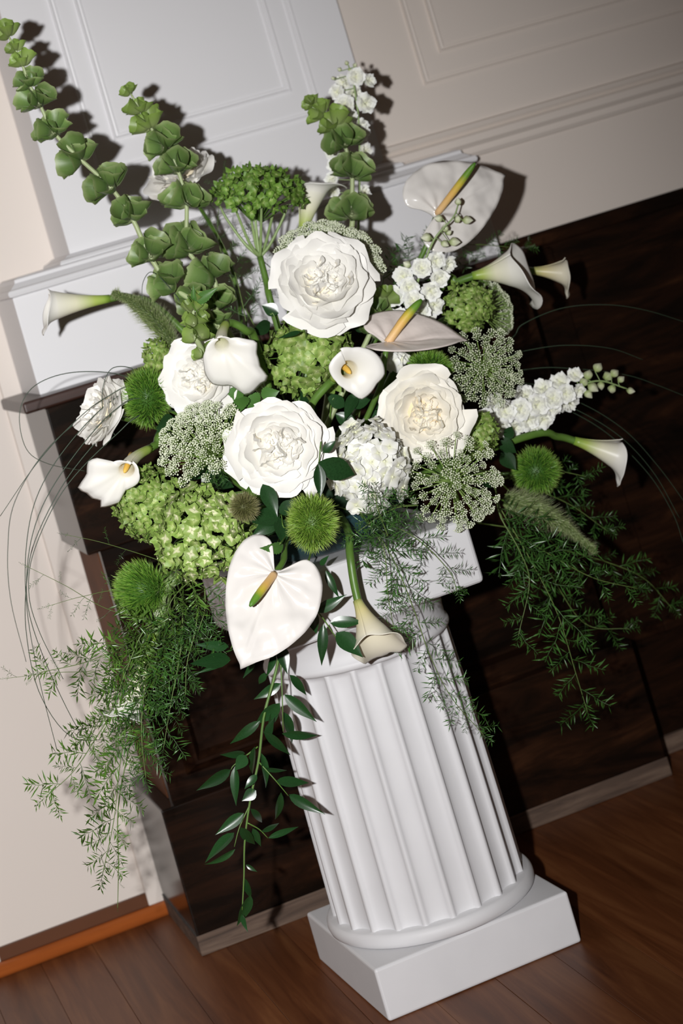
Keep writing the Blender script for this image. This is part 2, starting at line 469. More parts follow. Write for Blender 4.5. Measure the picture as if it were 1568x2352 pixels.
for z, sc, dp in ((0.0945, 1, 1), (0.13, 0.998, 1), (0.2, 0.992, 1), (0.28, 0.983, 1), (0.36, 0.970, 1), (0.43, 0.956, 1), (0.448, 0.953, 1), (0.453, 0.952, 0.75), (0.456, 0.951, 0.3), (0.458, 0.951, 0)):
    row = []
    for k in range(NF):
        for x in (-0.5, -0.43, -0.39, -0.30, -0.18, 0, 0.18, 0.30, 0.39, 0.43):
            th = (k + x) * 2 * math.pi / NF - math.pi / 2 + 0.05
            q = min(1.0, abs(x) / 0.43)
            d = 0.0088 * math.sqrt(max(0, 1 - q ** 2.2)) * dp
            r = 0.1430 * sc - d
            row.append((r * math.cos(th), r * math.sin(th), z))
    rows.append(row)
MB().grid(np.array(rows), None, wrap=True).build('fluted_shaft', PLASTER, colm)
lathe([(0.12, 0.457), (0.1365, 0.457), (0.1395, 0.460), (0.1405, 0.464), (0.1395, 0.468), (0.1365, 0.471), (0.1365, 0.485), (0.138, 0.497), (0.143, 0.508), (0.151, 0.515), (0.155, 0.519), (0.13, 0.5195)]).build('neck', PLASTER, colm)
spun(MB().box((-0.160, -0.160, 0.519), (0.160, 0.160, 0.612))).build('cap_block', PLASTER, colm, False, 0.007)

# bowl with foam that holds the stems
bowl = tag(lathe([(0.001, 0.612), (0.085, 0.612), (0.105, 0.618), (0.118, 0.632), (0.124, 0.650), (0.127, 0.662), (0.122, 0.662), (0.114, 0.640), (0.09, 0.628), (0.001, 0.625)], 48).build('flower_bowl', BOWL), 'dark shallow round bowl on top of the column under the flowers', 'bowl')
foam = tag(lathe([(0.001, 0.627), (0.085, 0.630), (0.092, 0.66), (0.085, 0.70), (0.06, 0.725), (0.001, 0.732)], 24).build('floral_foam', FOAM), 'dark green wet foam block inside the bowl, hidden among stems', 'foam')

HUB = np.array([0.0, 0.0, 0.68])
rnd = random.Random(11)
def hub(spread=0.06):
    return HUB + np.array([rnd.uniform(-1, 1) * spread, rnd.uniform(-1, 0.6) * spread, rnd.uniform(-0.02, 0.02)])

def stem_part(t, p0, d0, r=0.003, material=STEM, pull=0.45, end=None, name='stem'):
    """curved stem from head point p0, leaving along -d0, down into the foam"""
    e = hub() if end is None else end
    L = np.linalg.norm(e - p0)
    a = p0 - nrm(nrm(d0) * 1.0 - FW * 0.5) * L * pull
    b = e * 0.65 + (p0 + e) * 0.175 + np.array([0, 0, 0.01])
    MB().tube(smooth_path([p0, a * 0.9 + b * 0.1, b, e], 16), r * 0.9, r * 1.1, 7).build(name, material, t)
    return e

# ------------------------------------------------------------------ roses
def rose_petal(R, Hh, Wd, curl, seed, nu=11, nv=9, notch=0.0, ruf=1.0):
    """one cupped petal of a rosette of radius 1: reaches radius R and height Hh, rim rolled outward by curl"""
    g = random.Random(seed)
    u = np.linspace(-1, 1, nu)[None, :]
    v = np.linspace(0, 1, nv)[:, None]
    ve = v * (1 - 0.16 * np.abs(u) ** 2.6 - 0.03 * np.cos(g.uniform(0, 6) + u * g.uniform(2, 5)) + notch * (1 - np.abs(u)) ** 3)
    rho = 0.10 + (R - 0.10) * np.sin(np.pi / 2 * np.clip(ve, 0, 1.05)) ** 0.9
    rho = rho + curl * np.clip(ve - 0.72, 0, 1) * 0.9
    h = Hh * ve ** 1.7 - curl * 1.6 * np.clip(ve - 0.70, 0, 1) ** 1.3
    phi = u * Wd * (0.55 + 0.45 * np.sin(np.pi * np.clip(v, 0.05, 0.62) / 1.24))
    k1, k2, a1, a2 = g.uniform(2, 4), g.uniform(4, 7), g.uniform(0, 6), g.uniform(0, 6)
    h = h + ruf * v ** 3 * (0.032 * np.sin(k1 * u + a1) + 0.020 * np.sin(k2 * u + a2)) - 0.05 * np.abs(u) ** 3 * v
    rho = rho + ruf * v ** 2 * 0.026 * np.sin(k2 * u + a1)
    P = np.stack([rho * np.cos(phi), rho * np.sin(phi), h + 0 * phi], axis=2)
    T = np.clip(0.42 + 0.65 * R * ve - 0.10 * (1 - ve), 0, 1)
    return MB().grid(P, T)

def ribbon_petal(cx, cy, rad, mid, span, h0, h1, seed):
    """an inner petal: a folded ribbon standing on edge"""
    g = random.Random(seed)
    nu, nv = 12, 5
    a = mid + np.linspace(-span / 2, span / 2, nu)[None, :]
    v = np.linspace(0, 1, nv)[:, None]
    u = np.linspace(-1, 1, nu)[None, :]
    rr = rad * (0.72 + 0.40 * v ** 2) + (0.016 * np.sin(3 * u + g.uniform(0, 6)) + 0.010 * np.sin(7 * u + g.uniform(0, 6))) * v
    hh = h0 + (h1 - h0) * v * (1 - 0.22 * np.abs(u) ** 3) + v ** 2 * 0.036 * np.sin(g.uniform(3, 7) * u + g.uniform(0, 6))
    P = np.stack([cx + rr * np.cos(a), cy + rr * np.sin(a), hh + 0 * a], axis=2)
    T = np.clip(0.22 + 0.62 * v ** 1.2 + 0 * u, 0, 1)
    return MB().grid(P, T)

PET = {}
def rose_meshes(material, key):
    if key in PET:
        return PET[key]
    d = dict(guard=[], mid=[], cup=[], inner=[])
    for s in range(4):
        d['guard'].append(rose_petal(1.0, 0.24, 0.62, 0.34, 10 + s, ruf=1.6).mesh('guard_petal', material))
        d['mid'].append(rose_petal(0.86, 0.36, 0.66, 0.26, 20 + s, ruf=1.8).mesh('petal', material))
        d['cup'].append(rose_petal(0.70, 0.44, 0.70, 0.22, 30 + s, ruf=1.8).mesh('petal', material))
        d['inner'].append(rose_petal(0.55, 0.52, 0.70, 0.20, 40 + s, ruf=1.6).mesh('petal', material))
    PET[key] = d
    return d

def rose(label, px, py, Y, diam, axis, seed, cream=False, drop=None, flat=1.0, stem_end=None):
    g = random.Random(seed)
    P = at(px, py, Y)
    R = diam / 2 / FPX * np.dot(P - CAM, FW)
    ax = iv(*axis)
    F0 = frame(ax, iv(0.9, 0.3, 0.1))
    base = P - ax * R * 0.30
    t = thing('rose', label, 'rose', base, 'white roses in the arrangement')
    mt = ROSECREAM if cream else ROSE
    d = rose_meshes(mt, cream)
    def rotz(a):
        c, s = math.cos(a), math.sin(a)
        return F0 @ np.array([[c, -s, 0], [s, c, 0], [0, 0, 1]])
    def tilt(F, a):
        c, s = math.cos(a), math.sin(a)
        return F @ np.array([[c, 0, s], [0, 1, 0], [-s, 0, c]])
    def whorl(kind, n, sc, hz, lean, c=(0, 0), z0=0.0, jit=0.12, name='petal'):
        o = g.uniform(0, 6)
        for k in range(n):
            a = o + k * 2 * math.pi / n + g.uniform(-0.25, 0.25)
            s = R * sc * g.uniform(0.88, 1.12)
            pos = base + F0 @ (np.array([c[0] + g.uniform(-0.03, 0.03), c[1] + g.uniform(-0.03, 0.03), z0 * flat]) * R)
            put(name, d[kind][g.randrange(4)], t, pos, tilt(rotz(a), lean + g.uniform(-jit, jit)), (s, s * g.uniform(0.9, 1.2), s * hz * flat))
    whorl('guard', 7, 1.0, 1.0, 0.08)
    whorl('mid', 7, 1.02, 1.0, 0.02)
    whorl('mid', 7, 0.90, 1.1, 0.0, z0=0.03)
    whorl('mid', 6, 0.78, 1.2, 0.0, z0=0.06)
    whorl('cup', 6, 0.84, 0.95, 0.05, z0=0.08)
    whorl('cup', 6, 0.70, 1.05, 0.05, z0=0.11, jit=0.16)
    o = g.uniform(0, 6)
    nq = g.choice((3, 4))
    for q in range(nq):
        qa = o + q * 2 * math.pi / nq + g.uniform(-0.35, 0.35)
        c = (0.22 * math.cos(qa), 0.22 * math.sin(qa))
        for sc, n, z0 in ((0.52, 4, 0.15), (0.40, 4, 0.20), (0.29, 3, 0.25), (0.19, 3, 0.30), (0.11, 2, 0.34)):
            whorl('inner', n, sc, 0.95, 0.06, c, z0, 0.24)
    for q in range(8):
        qa = q * 2.4 + g.uniform(-0.3, 0.3)
        rr = 0.10 + 0.36 * math.sqrt((q + 0.5) / 8)
        mb = ribbon_petal(rr * math.cos(qa), rr * math.sin(qa), g.uniform(0.10, 0.18), g.uniform(0, 6.28), g.uniform(1.2, 2.2), 0.2, g.uniform(0.56, 0.66) - 0.30 * rr, seed * 90 + q)
        put('petal', mb.mesh('petal', mt), t, base, F0, (R * 1.04, R * 1.04, R * flat))
    hb = []
    for rr, zz in ((0.001, 0.24), (0.2, 0.23), (0.4, 0.17), (0.5, 0.08)):
        hb.append([base + F0 @ (np.array([rr * math.cos(b_), rr * math.sin(b_), zz * flat]) * R) for b_ in np.arange(14) * 2 * math.pi / 14])
    MB().grid(np.array(hb), 0.2, wrap=True).build('heart', mt, t)
    if drop:
        # loose outer petals that hang below the head
        for (dx, dy, dz, sc, sd) in drop:
            dr = iv(dx, dy, dz)
            n = iv(dx * 0.2, 0.45, 1.0)
            x = nrm(dr)
            z = nrm(n - x * np.dot(n, x))
            put('petal', d['guard'][sd % 3], t, base + ax * R * 0.05, np.stack([x, np.cross(z, x), z], axis=1), (R * sc, R * sc * 0.85, R * 0.5))
    # calyx and sepals behind the head
    cal = MB().ball(base - ax * R * 0.14, R * 0.18, n=10, axis=ax).build('calyx', SEPAL, t)
    for k in range(5):
        Fk = rotz(k * 1.2566 + 0.4)
        put('sepal', LEAFM['sepal'], cal, base - ax * R * 0.04, np.stack([Fk[:, 1], Fk[:, 0], -Fk[:, 2]], axis=1), R * 0.75)
    stem_part(t, base - ax * R * 0.15, ax, 0.0035, end=stem_end)
    return t

# ------------------------------------------------------------------ leaves
def leaf_mb(width=0.3, fold=0.25, bend=0.25, tip=1.5, nu=5, nv=9, wav=0.0, saw=0.0, peak=0.42):
    """unit leaf along +y, facing +z"""
    v = np.linspace(0, 1, nv)[:, None]
    u = np.linspace(-1, 1, nu)[None, :]
    pk = math.log(0.5) / math.log(peak)
    w = width * np.sin(np.pi * v ** pk) ** 1.0 * (1 - 0.35 * v ** tip)
    w = np.maximum(w, 0.004)
    if saw:
        w = w * (1 + saw * ((np.arange(nv) % 2)[:, None] - 0.5))
    x = u * w
    z = np.abs(u) * w * fold - bend * v ** 2 + wav * np.sin(8 * v) * u
    y = v - 0.25 * bend * v ** 3 + 0 * u
    return MB().grid(np.stack([x, y, z + 0 * x], axis=2), v)
LEAFM = {}
LEAFM['sepal'] = leaf_mb(0.16, 0.3, 0.35, nv=6, nu=3).mesh('sepal', SEPAL)
for k, (w, b) in enumerate(((0.20, 0.18), (0.24, 0.05), (0.17, 0.30))):
    LEAFM['ruscus%d' % k] = leaf_mb(w, 0.22, b, peak=0.40).mesh('leaf', RUSCUSLEAF)
    LEAFM['dark%d' % k] = leaf_mb(w + 0.10, 0.25, b, peak=0.45).mesh('leaf', DARKLEAF)
LEAFM['serrated'] = leaf_mb(0.33, 0.25, 0.2, nv=19, saw=0.16, peak=0.4).mesh('leaf', mat('serrated_leaf', (0.075, 0.19, 0.035), 0.45, noise=(60, 0.3)))

def leaf_part(t, a, b, wpx, key, face=None, name='leaf', wref=0.24):
    """leaf from world point a to b; wpx its real width"""
    L = np.linalg.norm(b - a)
    y = nrm(b - a)
    f = iv(0.15, 0.3, 1) if face is None else face
    z = nrm(f - y * np.dot(f, y))
    x = np.cross(y, z)
    return put(name, LEAFM[key], t, a, np.stack([x, y, z], axis=1), (max(0.2 * L, wpx) / (2 * wref), L, L))

# ------------------------------------------------------------------ hydrangeas
def floret_mesh(name, material, seed, wid=0.62, streak=0.0, cup=0.25, big=1.0):
    g = random.Random(seed)
    mb = MB()
    for k in range(4):
        a0 = k * math.pi / 2 + g.uniform(-0.15, 0.15)
        L = big * g.uniform(0.88, 1.1)
        v = np.linspace(0, 1, 4)[:, None]
        u = np.linspace(-1, 1, 5)[None, :]
        w = wid * L * np.array([0.10, 0.72, 1.0, 0.42])[:, None]
        x = v * L * (1 - 0.13 * u ** 2 * v)
        y = u * w
        z = cup * v ** 2 * L - 0.16 * u ** 2 * v * L + 0.05 * np.sin(3 * u + g.uniform(0, 6)) * v
        c, s = math.cos(a0), math.sin(a0)
        P = np.stack([x * c - y * s, x * s + y * c, z + 0.03 * k + 0 * x], axis=2)
        T = v + streak * np.abs(u) + 0 * x
        if streak:
            T = np.clip(v * 0.75 + streak * np.abs(u) * (0.3 + v) + 0.0 * x, 0, 1)
        mb.grid(P, T)
    mb.ball((0, 0, 0.07), 0.13, 0.15, 1, 6)
    return mb.mesh(name, material)

FLO = dict(
    green=[floret_mesh('floret', HYDG, s, 0.56, 0, 0.16) for s in range(3)] + [floret_mesh('floret', HYDG, 7, 0.5, 0, 0.75)],
    deep=[floret_mesh('floret', HYDD, s) for s in range(2)] + [floret_mesh('floret', HYDD, 7, 0.5, 0, 0.8)] * 2,
    var=[floret_mesh('floret', HYDV, s, 0.56, 0.8, 0.12) for s in range(3)] + [floret_mesh('floret', HYDG, 9, 0.5, 0, 0.7)],
    white=[floret_mesh('floret', HYDW, s, 0.66, 0, 0.15) for s in range(4)])

def hydrangea(label, px, py, Y, wpx, hpx, axis, kind, fpx, seed, count=None, stem='hub', depth=0.8, low=-0.35, roll=0.0):
    g = random.Random(seed)
    P = at(px, py, Y)
    k = np.dot(P - CAM, FW) / FPX
    ax = iv(*axis)
    rx, ry = wpx / 2 * k, hpx / 2 * k
    rad = (rx + ry) / 2
    ex, ey = iv(math.cos(roll), math.sin(roll), 0), iv(-math.sin(roll), math.cos(roll), 0)
    ez = -FW
    fr = fpx * k * 0.5
    t = thing('hydrangea', label, 'hydrangea', P - ax * rad * 0.5, 'hydrangea heads in the arrangement')
    if count is None:
        count = int(2.6 * (rx * ry) / fr ** 2)
    ped = MB()
    base = P - ax * rad * 0.75
    n = int(count)
    for i in range(n):
        z = 1 - (i + 0.5) / n * (1 - low)
        r = math.sqrt(1 - z * z)
        a = i * 2.39996 + g.uniform(-0.2, 0.2)
        F = frame(ax)
        d = F @ np.array([r * math.cos(a), r * math.sin(a), z])
        j = g.uniform(0.78, 1.06)
        off = ex * np.dot(d, ex) * rx + ey * np.dot(d, ey) * ry + ez * np.dot(d, ez) * rad * depth
        pos = P + off * j - (ex * np.dot(d, ex) + ey * np.dot(d, ey)) * fr * 0.5
        nn = nrm(d + 0.5 * np.array([g.uniform(-1, 1), g.uniform(-1, 1), g.uniform(-1, 1)]))
        put('floret', FLO[kind][g.randrange(len(FLO[kind]))], t, pos, frame(nn, [g.uniform(-1, 1), g.uniform(-1, 1), g.uniform(-1, 1)]), fr * g.uniform(0.75, 1.22))
        if i % 3 == 0:
            ped.tube([base + (pos - base) * 0.15, base + (pos - base) * 0.6 + ax * rad * 0.1, pos - nn * fr * 0.1], 0.0011, 0.0007, 4, cap=False)
    po = ped.build('pedicels', STEM, t)
    po['kind'] = 'stuff'
    if stem == 'hub':
        stem_part(t, base + ax * rad * 0.1, ax, 0.004)
    return t, P, ax, rad

# ------------------------------------------------------------------ lace umbels
def umbellet_mesh(name, material, seed, n=22, fl=0.10):
    g = random.Random(seed)
    mb = MB()
    for i in range(n):
        z = 1 - (i + 0.5) / n * 0.55
        r = math.sqrt(1 - z * z)
        a = i * 2.39996
        p = np.array([r * math.cos(a) * 1.05, r * math.sin(a) * 1.05, z * 0.75 - 0.35]) * g.uniform(0.88, 1.06)
        mb.tube([(0, 0, -0.75), p * 0.6 + np.array([0, 0, -0.12]), p], 0.022, 0.018, 3, 0.0, 0.3, cap=False)
        mb.ball(p, fl * g.uniform(0.75, 1.15), 1.0, 0.8, 5)
        mb.ball(p + np.array([0, 0, fl * 0.7]), fl * 0.45, 0.5, 0.8, 4)
    return mb.mesh(name, material)
UMB = dict(white=[umbellet_mesh('umbellet', LACE, s, 24, 0.15) for s in range(3)], green=[umbellet_mesh('umbellet', LACEG, s, 22, 0.14) for s in range(3)])

def lace(label, px, py, Y, rpx, axis, kind, n, upx, seed, dome=0.45, back=0.9, spread=1.0, stem_end=None, squash=1.0, sq_dir=None):
    g = random.Random(seed)
    P = at(px, py, Y)
    k = np.dot(P - CAM, FW) / FPX
    R, ur = rpx * k, upx * k * 0.5
    ax = iv(*axis)
    F = frame(ax, iv(1, 0.2, 0))
    base = P - ax * R * back
    t = thing('lace_flower', label, 'lace flower', base, 'lace flowers in the arrangement')
    rays = MB()
    for i in range(n):
        q = math.sqrt((i + 0.6) / n) * spread
        a = i * 2.39996 + g.uniform(-0.12, 0.12)
        zz = dome * (1 - q * q) * R + g.uniform(-0.05, 0.05) * R
        pos = P + F @ np.array([R * q * math.cos(a), R * q * math.sin(a) * squash, zz - dome * R * 0.5])
        d = nrm(pos - base)
        nn = nrm(d * 0.6 + ax * 0.55)
        put('umbellet', UMB[kind][g.randrange(3)], t, pos, frame(nn, [g.uniform(-1, 1), g.uniform(-1, 1), 0.3]), ur * g.uniform(0.8, 1.2))
        rays.tube(smooth_path([base, base * 0.5 + pos * 0.5 - ax * R * 0.06, pos - nn * ur * 0.7], 5), 0.0009, 0.0007, 4, cap=False)
    ro = rays.build('rays', LACERAY, t)
    ro['kind'] = 'stuff'
    br = MB()
    for i in range(16):
        a = i * 0.3927 + g.uniform(-0.1, 0.1)
        d = F @ np.array([math.cos(a), math.sin(a), -0.1])
        br.tube([base, base + d * R * 0.25, base + d * R * 0.45 - ax * R * 0.10], 0.0007, 0.0003, 3, cap=False)
    bo = br.build('bracts', STEM, t)
    bo['kind'] = 'stuff'
    stem_part(t, base, ax, 0.0028, end=stem_end)
    return t

# ------------------------------------------------------------------ bristle balls and bristle grass
def blade_into(mb, p, d, L, w, g, curve=0.3, t0=0.0):
    s = nrm(np.cross(d, [g.uniform(-1, 1), g.uniform(-1, 1), g.uniform(-1, 1)]))
    b = nrm(np.cross(s, d)) * curve * g.uniform(-1, 1)
    q = p + d * L * 0.55 + b * L * 0.12
    e = p + d * L + b * L * 0.5
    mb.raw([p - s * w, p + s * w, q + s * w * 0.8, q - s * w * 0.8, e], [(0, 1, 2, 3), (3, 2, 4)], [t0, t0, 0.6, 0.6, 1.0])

def bristle_ball(label, px, py, Y, wpx, hpx, seed, material=TRICK, n=2300, name='green_bristle_flower', cat='dianthus', sweep=None, wmm=0.5, core=0.70, roll=0.0):
    g = random.Random(seed)
    P = at(px, py, Y)
    k = np.dot(P - CAM, FW) / FPX
    rx, ry = wpx / 2 * k, hpx / 2 * k
    rz = (rx + ry) / 2
    ex, ey = iv(math.cos(roll), math.sin(roll), 0), iv(-math.sin(roll), math.cos(roll), 0)
    t = thing(name, label, cat, P, 'green bristle balls' if cat == 'dianthus' else 'bristle grass heads')
    mb = MB()
    for i in range(n):
        z = 1 - 2 * (i + 0.5) / n
        r = math.sqrt(1 - z * z)
        a = i * 2.39996
        d = np.array([r * math.cos(a), r * math.sin(a), z])
        c = core * g.uniform(0.85, 1.0)
        lump = 1 + 0.07 * math.sin(5 * d[0] + seed) * math.sin(6 * d[1] + 1) 
        o = ex * d[0] * rx + ey * d[1] * ry + FW * d[2] * rz
        dd = nrm(ex * d[0] / rx + ey * d[1] / ry + FW * d[2] / rz)
        dd = nrm(dd + 0.42 * np.array([g.uniform(-1, 1), g.uniform(-1, 1), g.uniform(-1, 1)]))
        if sweep is not None:
            dd = nrm(dd + sweep)
        blade_into(mb, P + o * c * lump, dd, rz * (1.06 - core) * g.uniform(0.7, 1.25), wmm / 1000, g)
    bo = mb.build('bristles', material, t, False)
    bo['kind'] = 'stuff'
    cb = MB()
    Pm = []
    for a in np.linspace(0.02, math.pi - 0.02, 9):
        Pm.append([P + (ex * math.sin(a) * math.cos(b) * rx + ey * math.sin(a) * math.sin(b) * ry + FW * math.cos(a) * rz) * core * 0.9 for b in np.arange(14) * 2 * math.pi / 14])
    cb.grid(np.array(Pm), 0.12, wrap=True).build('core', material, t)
    stem_part(t, P + nrm(HUB - P) * rz * 0.6, nrm(P - HUB), 0.0025)
    return t

def bristle_grass(label, pts, Y, rpx, seed, material=SETA, n=1500, stem_end=None, Ys=None):
    g = random.Random(seed)
    Ys = [Y] * len(pts) if Ys is None else Ys
    path = smooth_path([at(x, y, yy) for (x, y), yy in zip(pts, Ys)], 24)
    k = np.dot(path[0] - CAM, FW) / FPX
    R = rpx * k
    t = thing('bristle_grass', label, 'grass head', path[0], 'bristle grass heads')
    tg = np.gradient(path, axis=0)
    prof = lambda s: (0.35 + 0.65 * math.sin(math.pi * min(1, s * 1.15 + 0.12) ** 0.8)) if s < 0.9 else 0.55 - 3.5 * (s - 0.9)
    core = MB().tube(path, [R * 0.32 * max(0.15, prof(i / 23)) for i in range(24)], n=8, t0=0.1, t1=0.3)
    core.build('spike', material, t)
    seeds, br = MB(), MB()
    for i in range(n):
        s = (i + g.random()) / n
        f = s * 22.99
        j = int(f)
        p = path[j] * (1 - f + j) + path[j + 1] * (f - j)
        T = nrm(tg[j])
        F = frame(T)
        a = i * 2.39996
        d = F[:, 0] * math.cos(a) + F[:, 1] * math.sin(a)
        rr = R * max(0.12, prof(s))
        dd = nrm(d * 1.0 + T * g.uniform(0.35, 0.9))
        blade_into(br, p + d * rr * 0.36, dd, rr * g.uniform(0.7, 1.35), 0.0002, g, 0.2, 0.55)
        if i % 2 == 0:
            q = p + d * rr * g.uniform(0.28, 0.62)
            blade_into(seeds, q, nrm(d * 0.7 + T), rr * 0.36, 0.0011, g, 0.1, g.uniform(0.0, 0.3))
    so = seeds.build('seeds', material, t)
    so['kind'] = 'stuff'
    bo = br.build('bristles', material, t, False)
    bo['kind'] = 'stuff'
    stem_part(t, path[0], tg[0], 0.0016, end=stem_end)
    return t

# ------------------------------------------------------------------ callas
def calla(label, base, mouth, tipdir, Rm, lip=0.6, point=0.25, seed=1, material=CALLA, stem_pts=None, r0=0.0055, open_=1.0, neck=0.42, rear=0.75, ruffle=0.25, back=0.0, stem_mat=STEM, spadix=True, overlap=0.14, tube_curve=0.0, stem_r=0.0055, outline=None, face=None, mpx=None, bend=0.45, dish=0.42, rollback=0.25, lipw=1.4):
    """base and mouth are world points; tipdir is where the pointed lip falls; Rm the mouth's radius in metres"""
    g = random.Random(seed)
    base, mouth = np.asarray(base), np.asarray(mouth)
    ax = nrm(mouth - base)
    L = np.linalg.norm(mouth - base)
    F = frame(ax, tipdir)
    X, Yv = F[:, 0], F[:, 1]
    t = thing('calla_lily', label, 'calla lily', base, 'calla lilies in the arrangement')
    nt, nv1, nv2 = 49, 9, 14
    th = np.linspace(-math.pi, math.pi, nt)
    ph = g.uniform(0, 6)
    grid, T = [], []
    rt = Rm * neck
    if outline is not None:
        face = nrm(face)
        FX = tipdir - face * np.dot(tipdir, face)
        FX = nrm(FX)
        FY = np.cross(face, FX)
        p1 = mouth - face * L * bend
        k = np.dot(mouth - CAM, FW) / FPX
        A = np.array([[FX @ IR, FY @ IR], [FX @ IU, FY @ IU]])
        op, orr = [], []
        for (x, y) in outline:
            ab = np.linalg.solve(A, np.array([(x - mpx[0]) * k, -(y - mpx[1]) * k]))
            op.append(math.atan2(ab[1], ab[0]))
            orr.append(np.hypot(*ab))
        od = np.argsort(op)
        op, orr = np.array(op)[od], np.array(orr)[od]
        dense_t = np.linspace(-math.pi, math.pi, 361)
        rr_ = np.interp(dense_t, np.r_[op - 2 * math.pi, op, op + 2 * math.pi], np.r_[orr, orr, orr])
        for _ in range(6):
            rr_ = (np.roll(rr_[:-1], 1) + rr_[:-1] * 2 + np.roll(rr_[:-1], -1)) / 4
            rr_ = np.r_[rr_, rr_[0]]
        rr_ = np.maximum(rr_, rt * 1.08)
        nt = 73
        th = np.linspace(-math.pi, math.pi, nt)
        ro = np.interp(th, dense_t, rr_)
        X0 = frame(nrm(p1 - base), FX)[:, 0]
        for i, v in enumerate(np.linspace(0, 1, nv1)):
            c = base * (1 - v) ** 2 + 2 * p1 * v * (1 - v) + mouth * v * v
            tg = nrm((p1 - base) * (1 - v) + (mouth - p1) * v)
            Fv = frame(tg, X0 * (1 - v) + FX * v)
            r = r0 + (rt - r0) * (0.25 * v + 0.75 * v ** 1.8)
            ov = 1 + overlap * (th / math.pi) * v
            grid.append(c[None, :] + r * ov[:, None] * (np.cos(th)[:, None] * Fv[:, 0] + np.sin(th)[:, None] * Fv[:, 1]))
            T.append(np.full(nt, 0.55 * v))
        for j in range(1, nv2 + 1):
            v = j / nv2
            r = rt * (1 + overlap * th / math.pi) + (ro - rt) * (v ** 1.25)
            z = (ro - rt) * (0.62 * v - dish * v ** 2.2) - rollback * (ro - rt) * max(0, v - 0.82) * 2.2 + Rm * 0.05 * ruffle * np.sin(3 * th + ph) * v ** 2
            grid.append(mouth + face * z[:, None] + r[:, None] * (np.cos(th)[:, None] * FX + np.sin(th)[:, None] * FY))
            T.append(np.full(nt, 0.55 + 0.45 * v))
        ax, X = face, FX
        base_s = mouth - face * L
    else:
        base_s = base
        for i, v in enumerate(np.linspace(0, 1, nv1)):
            r = r0 + (rt - r0) * (0.25 * v + 0.75 * v ** 1.8)
            ov = 1 + overlap * (th / math.pi) * v
            c = base + ax * L * v + X * tube_curve * L * (v ** 2 - v)
            grid.append(c[None, :] + r * ov[:, None] * (np.cos(th)[:, None] * X + np.sin(th)[:, None] * Yv))
            T.append(np.full(nt, 0.55 * v))
        # limb: each meridian rolls outward along its own arc
        fr_ = ((1 + np.cos(th)) / 2)
        Sl = Rm * (rear * 0.75 + lip * fr_ ** lipw + point * np.exp(-(th / 0.16) ** 2) + 0.05 * np.sin(3 * th + ph))
        a0 = math.atan2((rt - r0) * 1.5, L) * 0.8
        a1 = open_ * (1.15 + 0.55 * fr_ ** 2 + back) + ruffle * np.sin(3 * th + ph) * 0.9 + ruffle * 0.5 * np.sin(5 * th + 2 * ph)
        r = rt * (1 + overlap * (th / math.pi))
        z = np.full(nt, L)
        for j in range(1, nv2 + 1):
            v = j / nv2
            al = a0 + (a1 - a0) * (v ** 1.15)
            al = al + 1.0 * np.exp(-(th / 0.13) ** 2) * max(0, v - 0.75) * 4
            ds = Sl / nv2
            r = r + ds * np.sin(al)
            z = z + ds * np.cos(al)
            grid.append(base + ax * z[:, None] + r[:, None] * (np.cos(th)[:, None] * X + np.sin(th)[:, None] * Yv))
            T.append(np.full(nt, 0.55 + 0.45 * v) - 0.55 * np.exp(-(th / 0.05) ** 2) * max(0, v - 0.9) * 8)
    T = np.clip(np.array(T), 0.1, 1)
    T[:9] = np.array(T[:9])
    for i in range(nv1):
        T[i] = 0.55 * i / (nv1 - 1)
    o = MB().grid(np.array(grid), T).build('spathe', material, t)
    sm = o.modifiers.new('thickness', 'SOLIDIFY')
    sm.thickness = 0.0011
    sm.offset = 0
    if spadix:
        p = [base_s + ax * L * 0.45 + X * 0.0, base_s + ax * L * 0.8 + X * rt * 0.1, base_s + ax * (L + Rm * 0.10) + X * rt * 0.35]
        MB().tube(smooth_path(p, 8), [0.0035, 0.004, 0.0042, 0.0042, 0.004, 0.0038, 0.003, 0.0012], n=8).build('spadix', SPADIXY, t)
    if stem_pts is None:
        stem_part(t, base + nrm(mouth - base) * 0.003, nrm(mouth - base), stem_r, stem_mat)
    else:
        MB().tube(smooth_path([base + nrm(mouth - base) * 0.004] + list(stem_pts), 22), r0 * 1.02, stem_r * 1.05, 9).build('stem', stem_mat, t)
    return t

# ------------------------------------------------------------------ anthuriums
HEART_PX = [(552, 1538), (534, 1500), (513, 1468), (499, 1425), (491, 1375), (494, 1330), (508, 1296), (528, 1264), (551, 1246), (575, 1239), (596, 1242), (606, 1256), (612, 1278), (624, 1298), (640, 1312), (656, 1312), (664, 1292), (674, 1272), (691, 1262), (712, 1265), (729, 1279), (738, 1303), (736, 1338), (724, 1375), (702, 1412), (672, 1450), (636, 1485), (600, 1511), (575, 1524), (560, 1530)]
_a = np.array([632.0, 1318.0])
_d = np.array([552, 1538]) - _a
HU = np.linalg.norm(_d)
_d = _d / HU
_q = np.array([_d[1], -_d[0]])
HEART = [(np.dot(np.array(p) - _a, _q) / HU, np.dot(np.array(p) - _a, _d) / HU) for p in HEART_PX]

